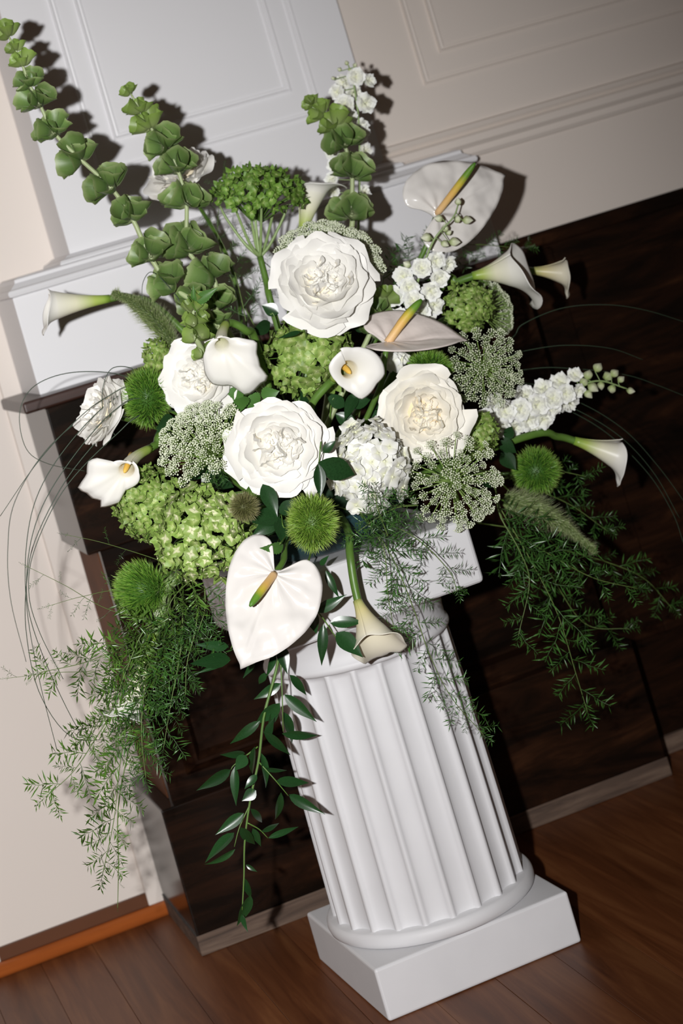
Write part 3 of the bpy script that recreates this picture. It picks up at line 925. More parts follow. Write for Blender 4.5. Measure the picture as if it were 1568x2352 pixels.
def anthurium(label, att, tipdir, normal, size, seed, material, sp_end, cup=0.10, stem_pts=None, sp_r=0.0055, rib=0.012, roll=0.10, fold=0.0):
    """heart spathe: att is where the spadix joins, size the length from there to the tip"""
    att = np.asarray(att)
    yv = nrm(tipdir)
    n = np.asarray(normal, float)
    n = nrm(n - yv * np.dot(n, yv))
    xv = np.cross(n, yv)
    xv = -xv
    t = thing('anthurium', label, 'anthurium', att, 'anthuriums in the arrangement')
    h = np.array(HEART)
    hs = np.vstack([h, h[:1]])
    dense = []
    for i in range(len(hs) - 1):
        for q in (0, 1 / 3, 2 / 3):
            dense.append(hs[i] * (1 - q) + hs[i + 1] * q)
    dense = np.array(dense)
    sm = (np.roll(dense, 1, 0) + 2 * dense + np.roll(dense, -1, 0)) / 4
    sm[0] = dense[0]
    P, T = [], []
    ns = 16
    ang = np.arctan2(sm[:, 0], sm[:, 1])
    for j in range(ns + 1):
        s = max(0.012, j / ns)
        x, y = sm[:, 0] * s, sm[:, 1] * s
        rr = np.hypot(x, y)
        z = cup * (rr ** 2) - roll * s ** 5 * 0.4
        # veins: puckers that fan out from the junction
        z = z + rib * np.sin(ang * 9 + 3.0 * rr) * np.sin(math.pi * min(1, s * 1.02)) * 1.2
        z = z + rib * 0.7 * np.sin(13 * y + 5 * np.abs(x)) * np.sin(math.pi * s)
        z = z - 0.06 * np.exp(-(x / 0.03) ** 2) * (y > 0) * s * (1 - s) + fold * np.abs(x)
        z = z - 0.25 * np.clip(y - 0.85, 0, 1)
        P.append(att + size * (x[:, None] * xv + y[:, None] * yv + z[:, None] * n))
    o = MB().grid(np.array(P), None, wrap=True).build('spathe', material, t)
    so = o.modifiers.new('thickness', 'SOLIDIFY')
    so.thickness = 0.0014
    so.offset = 0
    e = np.asarray(sp_end)
    mid = (att + e) / 2 + n * size * 0.03
    MB().tube(smooth_path([att - n * 0.002, mid, e], 14), [sp_r * 0.95] * 5 + [sp_r] * 4 + [sp_r * 0.95, sp_r * 0.9, sp_r * 0.8, sp_r * 0.65, sp_r * 0.3], n=10).build('spadix', SPADIXG, t)
    if stem_pts is None:
        stem_part(t, att - n * 0.003, n, 0.0038)
    else:
        MB().tube(smooth_path([att - n * 0.003] + list(stem_pts), 20), 0.0040, 0.0042, 8).build('stem', STEM, t)
    return t

# ------------------------------------------------------------------ bells of Ireland
def bell_mesh(name, material, seed, deep=0.75):
    g = random.Random(seed)
    a = np.arange(20) * 2 * math.pi / 20
    rows, T = [], []
    for v in np.linspace(0, 1, 7):
        r = 0.12 + 0.88 * v ** 0.75
        sc = 1 + v ** 4 * (0.05 * np.cos(5 * a + seed) + 0.06 * np.cos(2 * a + g.uniform(0, 6)) + 0.03 * np.cos(9 * a))
        z = deep * v ** 1.3 + v ** 4 * (0.06 * np.cos(5 * a + seed + 1.2) + 0.16 * np.cos(2 * a + seed) + 0.03 * np.cos(9 * a + 1))
        rows.append(np.stack([r * sc * np.cos(a), 0.85 * r * sc * np.sin(a), z], axis=1))
        T.append(v)
    mb = MB().grid(np.array(rows), np.array(T)[:, None], wrap=True)
    for k in range(5):   # raised veins
        b = k * 1.2566 + 0.3
        pts = [((0.12 + 0.88 * v ** 0.75) * 1.01 * math.cos(b), 0.85 * (0.12 + 0.88 * v ** 0.75) * 1.01 * math.sin(b), deep * v ** 1.3 - 0.02) for v in np.linspace(0, 0.95, 5)]
        mb.tube(pts, 0.03, 0.012, 4, 0.1, 0.3, cap=False)
    mb.ball((0, 0, 0.16), 0.13, 0.0, 1.1, 6)
    return mb.mesh(name, material)
BELLS = [bell_mesh('bell', BELL, s, 1.0 + 0.16 * s) for s in range(4)]
BELLSP = [bell_mesh('bell', BELLPALE, s, 1.3 + 0.2 * s) for s in range(3)]

def bells(label, nodes, seed, stem_end=None, tailpts=(), per=6, stem_r=(0.0048, 0.0016), pale_from=0.8, bladey=0):
    """nodes: (px, py, Y, bell radius in px) from the base to the tip"""
    g = random.Random(seed)
    W_ = [at(n[0], n[1], n[2]) for n in nodes]
    t = thing('bells_of_ireland', label, 'flower spike', W_[0], 'bells of Ireland spikes')
    tail = [at(*p) for p in tailpts]
    path = smooth_path(([hub() if stem_end is None else stem_end] + tail + W_), 50)
    MB().tube(path, stem_r[0], stem_r[1], 8).build('stem', BELLSTEM, t)
    for i, (n, w) in enumerate(zip(nodes, W_)):
        k = np.dot(w - CAM, FW) / FPX
        a = W_[min(i + 1, len(W_) - 1)] - W_[max(i - 1, 0)]
        T = nrm(a)
        F = frame(T)
        frac = i / (len(nodes) - 1)
        r = n[3] * k
        cnt = per if frac < 0.85 else per - 1
        o = g.uniform(0, 6)
        lib = BELLSP if frac > pale_from else BELLS
        for j in range(cnt):
            b = o + j * 2 * math.pi / cnt + g.uniform(-0.2, 0.2)
            d = F[:, 0] * math.cos(b) + F[:, 1] * math.sin(b)
            up = g.uniform(0.35, 1.2) if frac < 0.75 else g.uniform(1.0, 1.8)
            dd = nrm(d + T * up)
            pos = w + d * 0.003 + T * g.uniform(-0.18, 0.18) * r
            put('bell', lib[g.randrange(len(lib))], t, pos, frame(dd, T), r * g.uniform(0.70, 0.95))
    return t

# ------------------------------------------------------------------ delphinium
def delph_mesh(seed):
    g = random.Random(seed)
    mb = MB()
    for lay, (n, L, wd, cup) in enumerate(((5, 1.0, 0.55, 0.25), (4, 0.68, 0.42, 0.55), (3, 0.38, 0.24, 0.9))):
        for k in range(n):
            a0 = k * 2 * math.pi / n + lay * 0.5 + g.uniform(-0.2, 0.2)
            v = np.linspace(0, 1, 5)[:, None]
            u = np.linspace(-1, 1, 5)[None, :]
            w = wd * np.array([0.15, 0.6, 0.95, 1.0, 0.55])[:, None]
            x = L * v * (1 - 0.10 * u ** 2 * v + 0.08 * np.sin(5 * u + g.uniform(0, 6)) * v ** 2)
            y = u * w
            z = cup * v ** 1.5 * L * g.uniform(0.7, 1.3) - 0.12 * u ** 2 + 0.10 * np.sin(4 * u + g.uniform(0, 6)) * v ** 2 + 0.06 * lay
            c, s = math.cos(a0), math.sin(a0)
            mb.grid(np.stack([x * c - y * s, x * s + y * c, z + 0 * x], axis=2), 0.15 + v * (0.9 - 0.15 * lay) + 0 * u)
    return mb.mesh('floret', DELPH)
DEL = [delph_mesh(s) for s in range(4)]
_b = MB()
rows = []
for v in np.linspace(0, 1, 8):
    r = 0.5 * math.sin(math.pi * min(1, v ** 0.8 * 0.96 + 0.02))
    rows.append([(r * (1 + 0.12 * math.cos(5 * b)) * math.cos(b), r * (1 + 0.12 * math.cos(5 * b)) * math.sin(b), 1.25 * v) for b in np.arange(15) * 2 * math.pi / 15])
BUDM = _b.grid(np.array(rows), np.linspace(0, 1, 8)[:, None], wrap=True).mesh('bud', BUD)

def delphinium(label, path_px, florets, buds, seed, stem_end=None, stem_r=0.0028):
    """path_px (px, py, Y) from base to tip; florets (px, py, dY, r) and buds (px, py, r) by position"""
    g = random.Random(seed)
    W_ = [at(*p) for p in path_px]
    t = thing('delphinium', label, 'delphinium', W_[0], 'white delphinium spikes')
    path = smooth_path(([hub() if stem_end is None else stem_end] + W_), 40)
    MB().tube(path, stem_r, 0.0010, 7).build('stem', STEM_PALE, t)
    def near(p):
        return path[np.argmin(np.linalg.norm(path - p, axis=1))]
    for (x, y, dy, r) in florets:
        Y0 = np.mean([p[2] for p in path_px])
        p = at(x, y, Y0 + dy)
        k = np.dot(p - CAM, FW) / FPX
        q = near(p)
        d = nrm(nrm(p - q + 1e-6) * 0.6 + iv(g.uniform(-0.2, 0.2), g.uniform(-0.1, 0.25), 0.8))
        put('floret', DEL[g.randrange(4)], t, p - d * r * k * 0.25, frame(d, [g.uniform(-1, 1), g.uniform(-1, 1), g.uniform(-1, 1)]), r * k)
        MB().tube([q, (q + p) / 2 - d * 0.004, p - d * r * k * 0.2], 0.0008, 0.0008, 5, cap=False).build('pedicel', STEM_PALE, t)
    for (x, y, r, *ax) in buds:
        Y0 = np.mean([p[2] for p in path_px])
        p = at(x, y, Y0 + g.uniform(-0.01, 0.005))
        k = np.dot(p - CAM, FW) / FPX
        q = near(p)
        d = nrm(iv(ax[0], ax[1], 0.3)) if ax else nrm(nrm(p - q + 1e-6) + nrm(path[-1] - path[-6]) * 0.8)
        put('bud', BUDM, t, p - d * r * k * 0.6, frame(d), r * k * 1.1)
        MB().tube([q, p - d * r * k * 0.6], 0.0007, 0.0007, 5, cap=False).build('pedicel', STEM_PALE, t)
    return t

# ------------------------------------------------------------------ fern sprays
def frond_mesh(seed, nodes=8, nl=0.40, per=3, w=0.0225, bare=0.06, fm=None):
    g = random.Random(seed)
    mb = MB()
    cx, cy = g.uniform(-0.12, 0.12), g.uniform(-0.12, 0.12)
    P = np.array([(cx * v * v, cy * v * v + 0.02 * math.sin(9 * v + seed), v) for v in np.linspace(0, 1, 9)])
    mb.tube(P, 0.009, 0.005, 4, 0, 0, cap=False)
    for i in range(nodes):
        v = bare + (1 - bare) * (i + 0.4) / nodes
        p = np.array([cx * v * v, cy * v * v, v])
        o = g.uniform(0, 6)
        for k in range(per):
            b = o + k * 2 * math.pi / per + g.uniform(-0.4, 0.4)
            up = g.uniform(0.1, 1.0)
            d = nrm(np.array([math.cos(b), math.sin(b), up]))
            L = nl * g.uniform(0.65, 1.2) * (1 - 0.35 * max(0, v - 0.7) / 0.3)
            s = nrm(np.cross(d, [g.uniform(-1, 1), g.uniform(-1, 1), g.uniform(-1, 1)]))
            bend = nrm(np.cross(s, d)) * g.uniform(-0.15, 0.15) * L
            q = p + d * L * 0.5 + bend * 0.35
            e = p + d * L + bend
            mb.raw([p, q - s * w, q + s * w, e, q + np.cross(d, s) * w * 0.7], [(0, 1, 4), (0, 4, 2), (1, 3, 4), (4, 3, 2)], [1] * 5)
    return mb.mesh('frond', fm or FERN)
FROND = [frond_mesh(s) for s in range(6)]
FRONDY = [frond_mesh(s, 9, w=0.028, fm=FERNY) for s in range(6)]
FRONDS = [frond_mesh(20 + s, 8, 0.22, 2, 0.014, 0.25) for s in range(3)]

def fern(label, pts, seed, flen=110, step=30, Y=None, sparse=False, tip=True, start=0.0, sd=1.0, stem_r=0.0010, stem_end=None, downward=0.35, lib=None, group=None, via=()):
    """pts (px, py, Y) along the main stem, fronds of about flen px along it every step px"""
    g = random.Random(seed)
    W_ = [at(*p) for p in pts]
    t = thing('asparagus_fern', label, 'fern', W_[0], group or 'asparagus fern sprays')
    path = smooth_path(W_, 60)
    full = path if stem_end is None else np.vstack([smooth_path([stem_end] + [at(*q) for q in via] + [W_[0]], 12)[:-1], path])
    MB().tube(full, stem_r * 1.2, stem_r * 0.45, 5).build('stem', FERNSTEM, t)
    k = np.dot(W_[0] - CAM, FW) / FPX
    seg = np.r_[0, np.cumsum(np.linalg.norm(np.diff(path, axis=0), axis=1))]
    total = seg[-1]
    s = start * total
    lib = lib or (FRONDS if sparse else FROND)
    side = 1
    while s < total * 0.97:
        j = min(58, int(np.searchsorted(seg, s)))
        p, T = path[j], nrm(path[min(59, j + 1)] - path[max(0, j - 1)])
        # sideways in the plane facing the viewer, with some depth
        sv = nrm(np.cross(T, FW))
        d = nrm(T * g.uniform(0.3, 0.9) * sd + sv * side * g.uniform(0.5, 1.1) + FW * g.uniform(-0.5, 0.25) + np.array([0, 0, -downward]) * g.random())
        L = flen * k * g.uniform(0.6, 1.15) * (1 - 0.35 * s / total)
        put('frond', lib[g.randrange(len(lib))], t, p, frame(d, [g.uniform(-1, 1), g.uniform(-1, 1), g.uniform(-1, 1)]), L)
        side = -side
        s += step * k * g.uniform(0.7, 1.3)
    if tip:
        T = nrm(path[-1] - path[-8])
        put('frond', lib[0], t, path[-1] - T * flen * k * 0.25, frame(T), flen * k * 0.55)
    return t

# ================================================================== the arrangement
# ---- roses
rose('large white rose at the top, facing out below the flat white lace flower', 742, 642, -0.145, 222, (0.0, 0.42, 1.0), 3, drop=[(0.12, -1, 0.2, 0.80, 0), (-0.5, -0.9, 0.3, 0.80, 1)])
rose('white rose half hidden behind the broad calla, its lower petals hanging loose', 452, 868, -0.11, 170, (-0.35, 0.15, 1.0), 5, drop=[(-0.25, -1, 0.25, 1.05, 0), (0.35, -1, 0.25, 1.0, 1), (-0.7, -0.55, 0.2, 0.95, 2), (0.05, -1, 0.35, 1.1, 1)])
rose('big round white rose at the centre, above the yellow-green bristle ball', 637, 1028, -0.24, 226, (-0.03, 0.06, 1.0), 8, drop=[(0.05, -1, 0.2, 0.98, 0), (0.45, -1, 0.1, 0.9, 2)])
rose('cream-centred rose right of centre between two round green lace flowers', 978, 952, -0.18, 196, (0.02, 0.02, 1.0), 12, cream=True, drop=[(-0.25, -1, 0.2, 1.0, 1)])
rose('white rose seen from the side at the left, under arching dark grass blades', 222, 942, -0.03, 158, (-0.80, 0.35, 0.45), 15, flat=1.15)
rose('white rose at the back, seen from behind the second bells of Ireland spike', 406, 388, 0.10, 152, (-0.45, 0.75, 0.45), 17, flat=1.2)

# ---- hydrangeas
t, P, ax, rad = hydrangea('deep green hydrangea dome standing high on a bare branched stem', 592, 452, 0.03, 218, 150, (0.02, 0.95, 0.35), 'deep', 24, 31, count=210, stem=None, depth=1.3, low=-0.15)
st = at(597, 590, 0.03)
MB().tube(smooth_path([st, at(612, 650, 0.02), at(630, 725, 0.0), hub()], 16), 0.0048, 0.0052, 8).build('stem', STEM, t)
for (x, y, dz) in ((520, 490, 0.01), (545, 480, -0.03), (575, 478, 0.03), (600, 475, -0.04), (625, 485, 0.02), (650, 488, -0.01), (585, 480, 0.0)):
    MB().tube(smooth_path([st, at(597 + (x - 597) * 0.45, 560, 0.03 + dz * 0.4), at(x, y + 12, 0.03 + dz), at(x + (x - 597) * 0.2, y - 18, 0.03 + dz * 1.4)], 10), 0.0030, 0.0016, 6).build('branch', STEM_PALE, t)
hydrangea('mid green hydrangea below the top white rose, left of the small open calla', 712, 815, -0.09, 205, 200, (0.0, 0.15, 1.0), 'green', 36, 32, count=150)
hydrangea('large pale green hydrangea with cream-streaked florets, above the front anthurium', 462, 1228, -0.21, 232, 236, (-0.05, 0.1, 1.0), 'var', 36, 33, count=190)
hydrangea('green hydrangea at the lower left, below the six-pointed calla', 345, 1160, -0.12, 165, 180, (-0.4, 0.2, 0.9), 'green', 26, 34, count=190)
hydrangea('bright green hydrangea under the upper right calla', 1072, 705, -0.02, 126, 120, (0.2, 0.3, 0.9), 'green', 22, 35, count=120)
hydrangea('small green hydrangea squeezed right of the cream-centred rose', 1102, 1000, -0.12, 90, 110, (0.6, 0.2, 0.7), 'green', 27, 36, count=60)
hydrangea('small green hydrangea between the grass head and the left bristle ball', 358, 818, -0.0, 66, 90, (-0.4, 0.3, 0.8), 'green', 24, 37, count=50)
hydrangea('white hydrangea in the middle, right of the big round white rose', 845, 1068, -0.19, 196, 222, (0.0, 0.1, 1.0), 'white', 44, 38, count=125)
hydrangea('small piece of white hydrangea under the pale blush anthurium', 905, 825, -0.05, 76, 50, (0.0, 0.3, 1.0), 'white', 36, 39, count=24)

# ---- lace flowers
lace('flat white lace flower behind the top white rose', 762, 574, -0.045, 122, (0.10, 0.80, 0.60), 'white', 110, 30, 41, dome=0.35, back=0.7)
lace('white lace flower under the rose with hanging petals', 455, 1004, -0.17, 110, (-0.42, 0.62, 0.65), 'white', 78, 28, 42, dome=0.35, back=0.8)
lace('round green lace flower at the right, touching the tip of the blush anthurium', 1122, 845, -0.14, 92, (0.12, 0.08, 1.0), 'green', 62, 26, 43, dome=0.7, back=0.55)
lace('round open lace flower over the column cap corner', 1052, 1116, -0.22, 116, (0.12, -0.05, 1.0), 'white', 74, 26, 44, dome=0.85, back=0.42)
lace('dim lace flower seen from behind, right of the bright green hydrangea', 1150, 702, 0.06, 66, (0.85, 0.25, -0.25), 'green', 34, 24, 45, dome=0.4, back=0.8)
lace('small lace flower at the lower left beneath the striped bristle ball', 322, 1410, -0.10, 62, (-0.4, -0.7, 0.4), 'white', 24, 24, 46, dome=0.4, back=0.7)

# ---- bristle balls (green trick dianthus)
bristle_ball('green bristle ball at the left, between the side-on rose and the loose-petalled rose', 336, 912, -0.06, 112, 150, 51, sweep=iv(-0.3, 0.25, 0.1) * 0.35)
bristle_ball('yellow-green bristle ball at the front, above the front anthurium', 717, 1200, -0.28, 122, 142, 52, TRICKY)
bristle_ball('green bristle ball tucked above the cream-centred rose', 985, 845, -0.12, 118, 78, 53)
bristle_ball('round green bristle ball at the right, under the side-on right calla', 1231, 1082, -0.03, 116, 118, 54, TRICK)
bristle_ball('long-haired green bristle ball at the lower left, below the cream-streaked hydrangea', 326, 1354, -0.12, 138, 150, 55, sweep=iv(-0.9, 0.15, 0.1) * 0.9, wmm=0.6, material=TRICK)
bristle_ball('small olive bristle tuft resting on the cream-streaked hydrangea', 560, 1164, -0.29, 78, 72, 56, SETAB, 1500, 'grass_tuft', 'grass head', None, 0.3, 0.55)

# ---- bristle grass
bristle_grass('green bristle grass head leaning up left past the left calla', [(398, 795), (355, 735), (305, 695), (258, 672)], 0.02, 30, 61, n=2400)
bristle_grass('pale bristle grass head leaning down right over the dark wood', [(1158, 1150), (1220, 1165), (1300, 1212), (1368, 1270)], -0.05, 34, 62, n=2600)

# ---- callas
calla('white calla pointing left against the pedestal, seen side-on', at(252, 686, 0.08), at(128, 703, 0.08), iv(-0.1, -1, 0.25), 0.031, lip=0.62, point=0.35, seed=2, open_=0.62, rear=0.35, neck=0.62, ruffle=0.10, stem_pts=[at(300, 684, 0.08), at(400, 740, 0.05), hub()])
calla('broad white calla facing out, hanging over the loose-petalled rose', at(520, 742, -0.12), at(508, 792, -0.175), iv(0.5, -1, 0.1), 0.040, seed=4, neck=0.26, ruffle=0.8, stem_pts=[at(534, 742, -0.115), at(565, 760, -0.11), at(592, 800, -0.08), hub()], spadix=False, outline=[(478, 786), (500, 779), (528, 778), (560, 780), (588, 784), (588, 812), (597, 845), (622, 868), (598, 882), (588, 896), (566, 912), (548, 897), (530, 886), (510, 889), (488, 886), (474, 868), (468, 840), (470, 808)], face=iv(0.05, -0.42, 0.9), mpx=(508, 794))
calla('small open white calla with yellow spadix, below the blush anthurium', at(764, 874, -0.17), at(800, 850, -0.235), iv(0.45, -0.9, 0.1), 0.034, seed=6, neck=0.36, ruffle=0.5, stem_pts=[at(752, 884, -0.165), at(718, 925, -0.15), at(712, 965, -0.13), hub()], outline=[(750, 838), (765, 812), (782, 798), (806, 799), (835, 800), (860, 812), (876, 835), (880, 858), (862, 880), (850, 900), (828, 917), (806, 902), (786, 890), (768, 874), (757, 860)], face=iv(0.22, -0.12, 0.95), mpx=(800, 850), dish=0.30)
calla('six-pointed white calla at the left with a yellow spadix', at(346, 1030, -0.09), at(290, 1078, -0.155), iv(-0.6, -0.8, 0.1), 0.036, seed=8, neck=0.30, ruffle=0.6, stem_pts=[at(358, 1022, -0.085), at(400, 1010, -0.07), hub()], outline=[(205, 1052), (228, 1044), (260, 1056), (290, 1052), (308, 1058), (320, 1080), (318, 1105), (300, 1118), (286, 1124), (280, 1150), (266, 1154), (240, 1142), (226, 1162), (216, 1142), (200, 1126), (178, 1118), (190, 1102), (202, 1085)], face=iv(-0.12, -0.30, 0.93), mpx=(292, 1074), dish=0.40)
calla('white calla at the upper right pointing over the dark wood, the nearer of two', at(1084, 634, -0.005), at(1164, 620, -0.02), iv(0.45, -0.75, -0.55), 0.031, lip=1.7, point=0.15, seed=13, open_=0.72, rear=0.42, neck=0.78, ruffle=0.26, lipw=1.0, overlap=0.015, spadix=False, stem_pts=[at(1050, 648, 0.0), at(1000, 680, 0.0), hub()])
calla('small tan calla at the upper right, behind the nearer white one', at(1225, 622, 0.12), at(1285, 626, 0.11), iv(0.25, -1, 0.1), 0.026, lip=0.55, point=0.4, seed=12, material=CALLACREAM, open_=1.0, rear=0.55, neck=0.6, ruffle=0.2, stem_pts=[at(1180, 625, 0.12), at(1080, 680, 0.08), hub()])
calla('white calla at the far right pointing down right, side-on', at(1318, 1012, 0.0), at(1408, 1042, -0.01), iv(0.15, -1, 0.1), 0.030, lip=0.62, point=0.35, seed=14, open_=0.72, rear=0.42, neck=0.64, ruffle=0.1, stem_pts=[at(1280, 1003, 0.0), at(1200, 1005, -0.02), hub()])
calla('cream calla hanging head-down in front of the column cap', at(820, 1378, -0.235), at(850, 1450, -0.25), iv(0.45, -0.2, -1), 0.026, lip=1.5, point=0.05, seed=16, material=CALLACREAM, open_=0.60, rear=0.40, neck=0.80, ruffle=0.32, lipw=0.9, overlap=0.03, spadix=False, stem_pts=[at(812, 1335, -0.23), at(803, 1270, -0.22), at(798, 1215, -0.17), hub(0.03)])
calla('upright calla trumpet at the back, right of the deep green hydrangea', at(692, 545, 0.06), at(716, 440, 0.05), iv(1.0, 0.12, -0.1), 0.030, lip=0.85, point=0.2, seed=18, open_=0.95, rear=0.45, neck=0.70, ruffle=0.12, stem_pts=[at(690, 570, 0.06), at(700, 640, 0.04), at(720, 740, 0.0), hub()], spadix=False)
calla('long pale calla hanging head-down among the ferns at the lower left', at(352, 1455, -0.11), at(296, 1630, -0.14), iv(-0.6, -0.5, 0.7), 0.030, lip=0.5, point=0.15, seed=20, material=CALLA, open_=0.9, rear=0.6, neck=0.62, ruffle=0.35, r0=0.0095, stem_r=0.0075, stem_pts=[at(366, 1405, -0.11), at(400, 1330, -0.10), hub()], stem_mat=STEM_PALE)

# ---- anthuriums
A1 = at(630, 1318, -0.30)
anthurium('glossy white heart-shaped anthurium hanging in front of the column cap', A1, at(552, 1538, -0.315) - A1, iv(-0.06, 0.22, 1.0), np.linalg.norm(at(552, 1538, -0.315) - A1), 1, ANTH, at(574, 1392, -0.345), stem_pts=[at(652, 1285, -0.27), at(662, 1235, -0.2), hub(0.03)])
A2 = at(1004, 490, 0.0)
anthurium('white anthurium at the upper right with spadix pointing up past a wall moulding', A2, at(1163, 400, 0.02) - A2, iv(-0.1, 0.2, 1.0), np.linalg.norm(at(1163, 400, 0.02) - A2), 2, ANTH, at(1091, 374, -0.06), cup=0.06, rib=0.008, stem_pts=[at(985, 540, 0.02), at(940, 640, 0.03), hub()])
A3 = at(890, 785, -0.14)
anthurium('pale blush anthurium seen edge-on above the small open calla', A3, at(1076, 786, -0.15) - A3, iv(0.0, 0.92, 0.40), np.linalg.norm(at(1076, 786, -0.15) - A3) * 0.98, 3, ANTHPINK, at(968, 688, -0.15), cup=0.10, rib=0.010, fold=0.30, sp_r=0.0065, stem_pts=[at(882, 830, -0.14), at(868, 900, -0.1), hub()])

# ---- bells of Ireland
bells('tallest bells of Ireland spike leaning to the upper left corner', [(500, 745, -0.02, 26), (440, 690, -0.02, 30), (392, 655, -0.02, 36), (345, 590, -0.02, 38), (303, 500, -0.02, 40), (255, 432, -0.02, 40), (185, 366, -0.02, 40), (124, 305, -0.02, 38), (92, 241, -0.02, 33), (68, 195, -0.02, 29), (52, 150, -0.02, 22), (38, 118, -0.02, 18), (20, 84, -0.02, 24)], 71, per=6)
bells('second tallest bells of Ireland spike, left of the deep green hydrangea', [(500, 700, 0.0, 34), (490, 640, 0.0, 42), (432, 575, 0.0, 46), (428, 470, 0.0, 40), (408, 390, 0.0, 40), (380, 338, 0.0, 36), (345, 292, 0.0, 28), (325, 258, 0.0, 22), (300, 215, 0.0, 16)], 72, per=6, tailpts=[(522, 760, -0.02)], pale_from=0.7)
bells('bells of Ireland spike in front of the tall white delphinium', [(803, 560, 0.04, 20), (806, 490, 0.04, 40), (808, 400, 0.04, 42), (790, 330, 0.04, 38), (768, 292, 0.04, 30), (742, 262, 0.04, 24), (718, 240, 0.04, 15)], 73, per=6, pale_from=0.55)
bells('short pale bells of Ireland tip beside the broad calla', [(470, 815, -0.14, 20), (455, 775, -0.14, 26), (446, 745, -0.14, 24), (444, 715, -0.14, 18), (452, 690, -0.14, 14)], 74, per=5, pale_from=-1)
bells('bells of Ireland cluster low in the middle, left of the buds and florets', [(850, 765, -0.05, 24), (862, 722, -0.05, 32), (880, 690, -0.05, 22)], 75, per=5)

# ---- delphiniums
delphinium('tall white delphinium at the top, behind a bells of Ireland spike', [(820, 560, 0.12), (825, 420, 0.12), (825, 300, 0.12), (815, 210, 0.12), (800, 150, 0.12)],
           [(818, 176, -0.02, 23), (850, 184, -0.01, 18), (785, 190, 0.02, 22), (772, 212, 0.0, 20), (790, 240, -0.02, 26), (842, 236, -0.02, 26), (812, 215, 0.02, 22), (800, 268, -0.01, 22), (832, 292, 0.0, 22), (838, 305, 0.0, 20), (842, 345, 0.0, 20), (760, 350, 0.02, 18), (765, 380, 0.02, 18), (840, 375, 0.0, 18), (760, 410, 0.02, 18), (838, 440, 0.0, 18), (765, 440, 0.02, 16)],
           [(796, 145, 9), (815, 150, 9), (780, 160, 9), (765, 180, 8), (803, 160, 8)], 81, stem_end=at(800, 700, 0.0))
delphinium('white delphinium spike of green buds and florets before the upper right anthurium', [(905, 770, -0.03), (950, 670, -0.03), (975, 600, -0.04), (1000, 545, -0.05), (1040, 500, -0.06), (1052, 470, -0.06)],
           [(1002, 600, -0.01, 24), (1032, 608, 0.0, 22), (968, 615, -0.02, 25), (925, 635, -0.01, 25), (1010, 640, -0.01, 24), (940, 660, -0.02, 25), (905, 680, -0.01, 26), (950, 690, -0.03, 26), (990, 670, -0.01, 25), (1000, 700, 0.0, 25), (965, 715, -0.02, 26), (915, 730, -0.01, 26), (985, 740, 0.0, 24), (940, 750, -0.01, 24), (890, 760, 0, 20)],
           [(1052, 464, 14, -0.1, 1), (1008, 502, 16, -1, 0.1), (1050, 504, 15, 0.3, 0.6), (1072, 506, 18, 1, 0), (1022, 525, 15, -0.2, 1), (1042, 556, 19, 1, 0), (980, 546, 19, -1, 0), (1020, 560, 15, 0.6, -0.3), (935, 608, 16, -0.6, 0.4), (1030, 535, 11, 0.5, 0.4)], 82)
delphinium('white delphinium spike at the right pointing over the dark wood', [(1090, 960, -0.01), (1180, 945, -0.01), (1290, 905, -0.02), (1370, 875, -0.02), (1440, 893, -0.02)],
           [(1115, 965, -0.02, 30), (1150, 985, -0.02, 26), (1160, 945, -0.02, 28), (1185, 985, 0.0, 24), (1195, 940, -0.02, 28), (1215, 965, -0.01, 28), (1205, 905, 0.0, 25), (1235, 930, -0.02, 28), (1250, 965, -0.01, 24), (1245, 890, -0.0, 25), (1270, 915, -0.02, 26), (1265, 940, -0.01, 24), (1285, 875, 0.0, 24), (1300, 905, -0.02, 24), (1310, 930, 0.0, 24), (1225, 985, 0.0, 24), (1320, 860, 0.0, 19), (1330, 898, -0.01, 18), (1290, 935, 0.0, 20), (1140, 925, 0.0, 24), (1170, 1000, 0.0, 18)],
           [(1350, 862, 19), (1372, 845, 19), (1395, 865, 20), (1360, 890, 20), (1350, 905, 17), (1410, 858, 17), (1405, 893, 17), (1447, 898, 14, 1, -0.1), (1425, 872, 14), (1380, 885, 15), (1340, 878, 18)], 83)

# ---- ruscus hanging on the left of the column
rus = thing('ruscus_branch', 'dark glossy ruscus branch hanging down left of the column', 'foliage', at(660, 1270, -0.20))
RY = -0.17
def z5(p, dy=0.0):
    return at(p[0] * 0.5, 1300 + p[1] * 0.5, RY + dy)
MB().tube(smooth_path([hub(0.03), at(650, 1270, -0.19), at(643, 1490, RY), at(607, 1640, RY), at(594, 1745, RY), at(575, 1835, RY), at(562, 1930, RY), at(560, 2015, RY), at(556, 2090, RY)], 40), 0.0026, 0.0008, 6).build('stem', STEM, rus)
MB().tube(smooth_path([at(643, 1490, RY), at(648, 1600, RY - 0.01), at(650, 1680, RY - 0.01)], 12), 0.0013, 0.0006, 5).build('twig', STEM, rus)
MB().tube(smooth_path([at(594, 1750, RY), at(632, 1792, RY - 0.01), at(662, 1828, RY - 0.01)], 12), 0.0011, 0.0005, 5).build('twig', STEM, rus)
MB().tube(smooth_path([at(592, 1715, RY), at(540, 1755, RY + 0.01), at(530, 1768, RY + 0.01)], 10), 0.0011, 0.0005, 5).build('twig', STEM, rus)
MB().tube(smooth_path([at(575, 1845, RY), at(550, 1900, RY), at(538, 1945, RY)], 10), 0.0010, 0.0005, 5).build('twig', STEM, rus)
MB().tube(smooth_path([at(568, 1890, RY), at(595, 1905, RY), at(615, 1925, RY)], 10), 0.0010, 0.0005, 5).build('twig', STEM, rus)
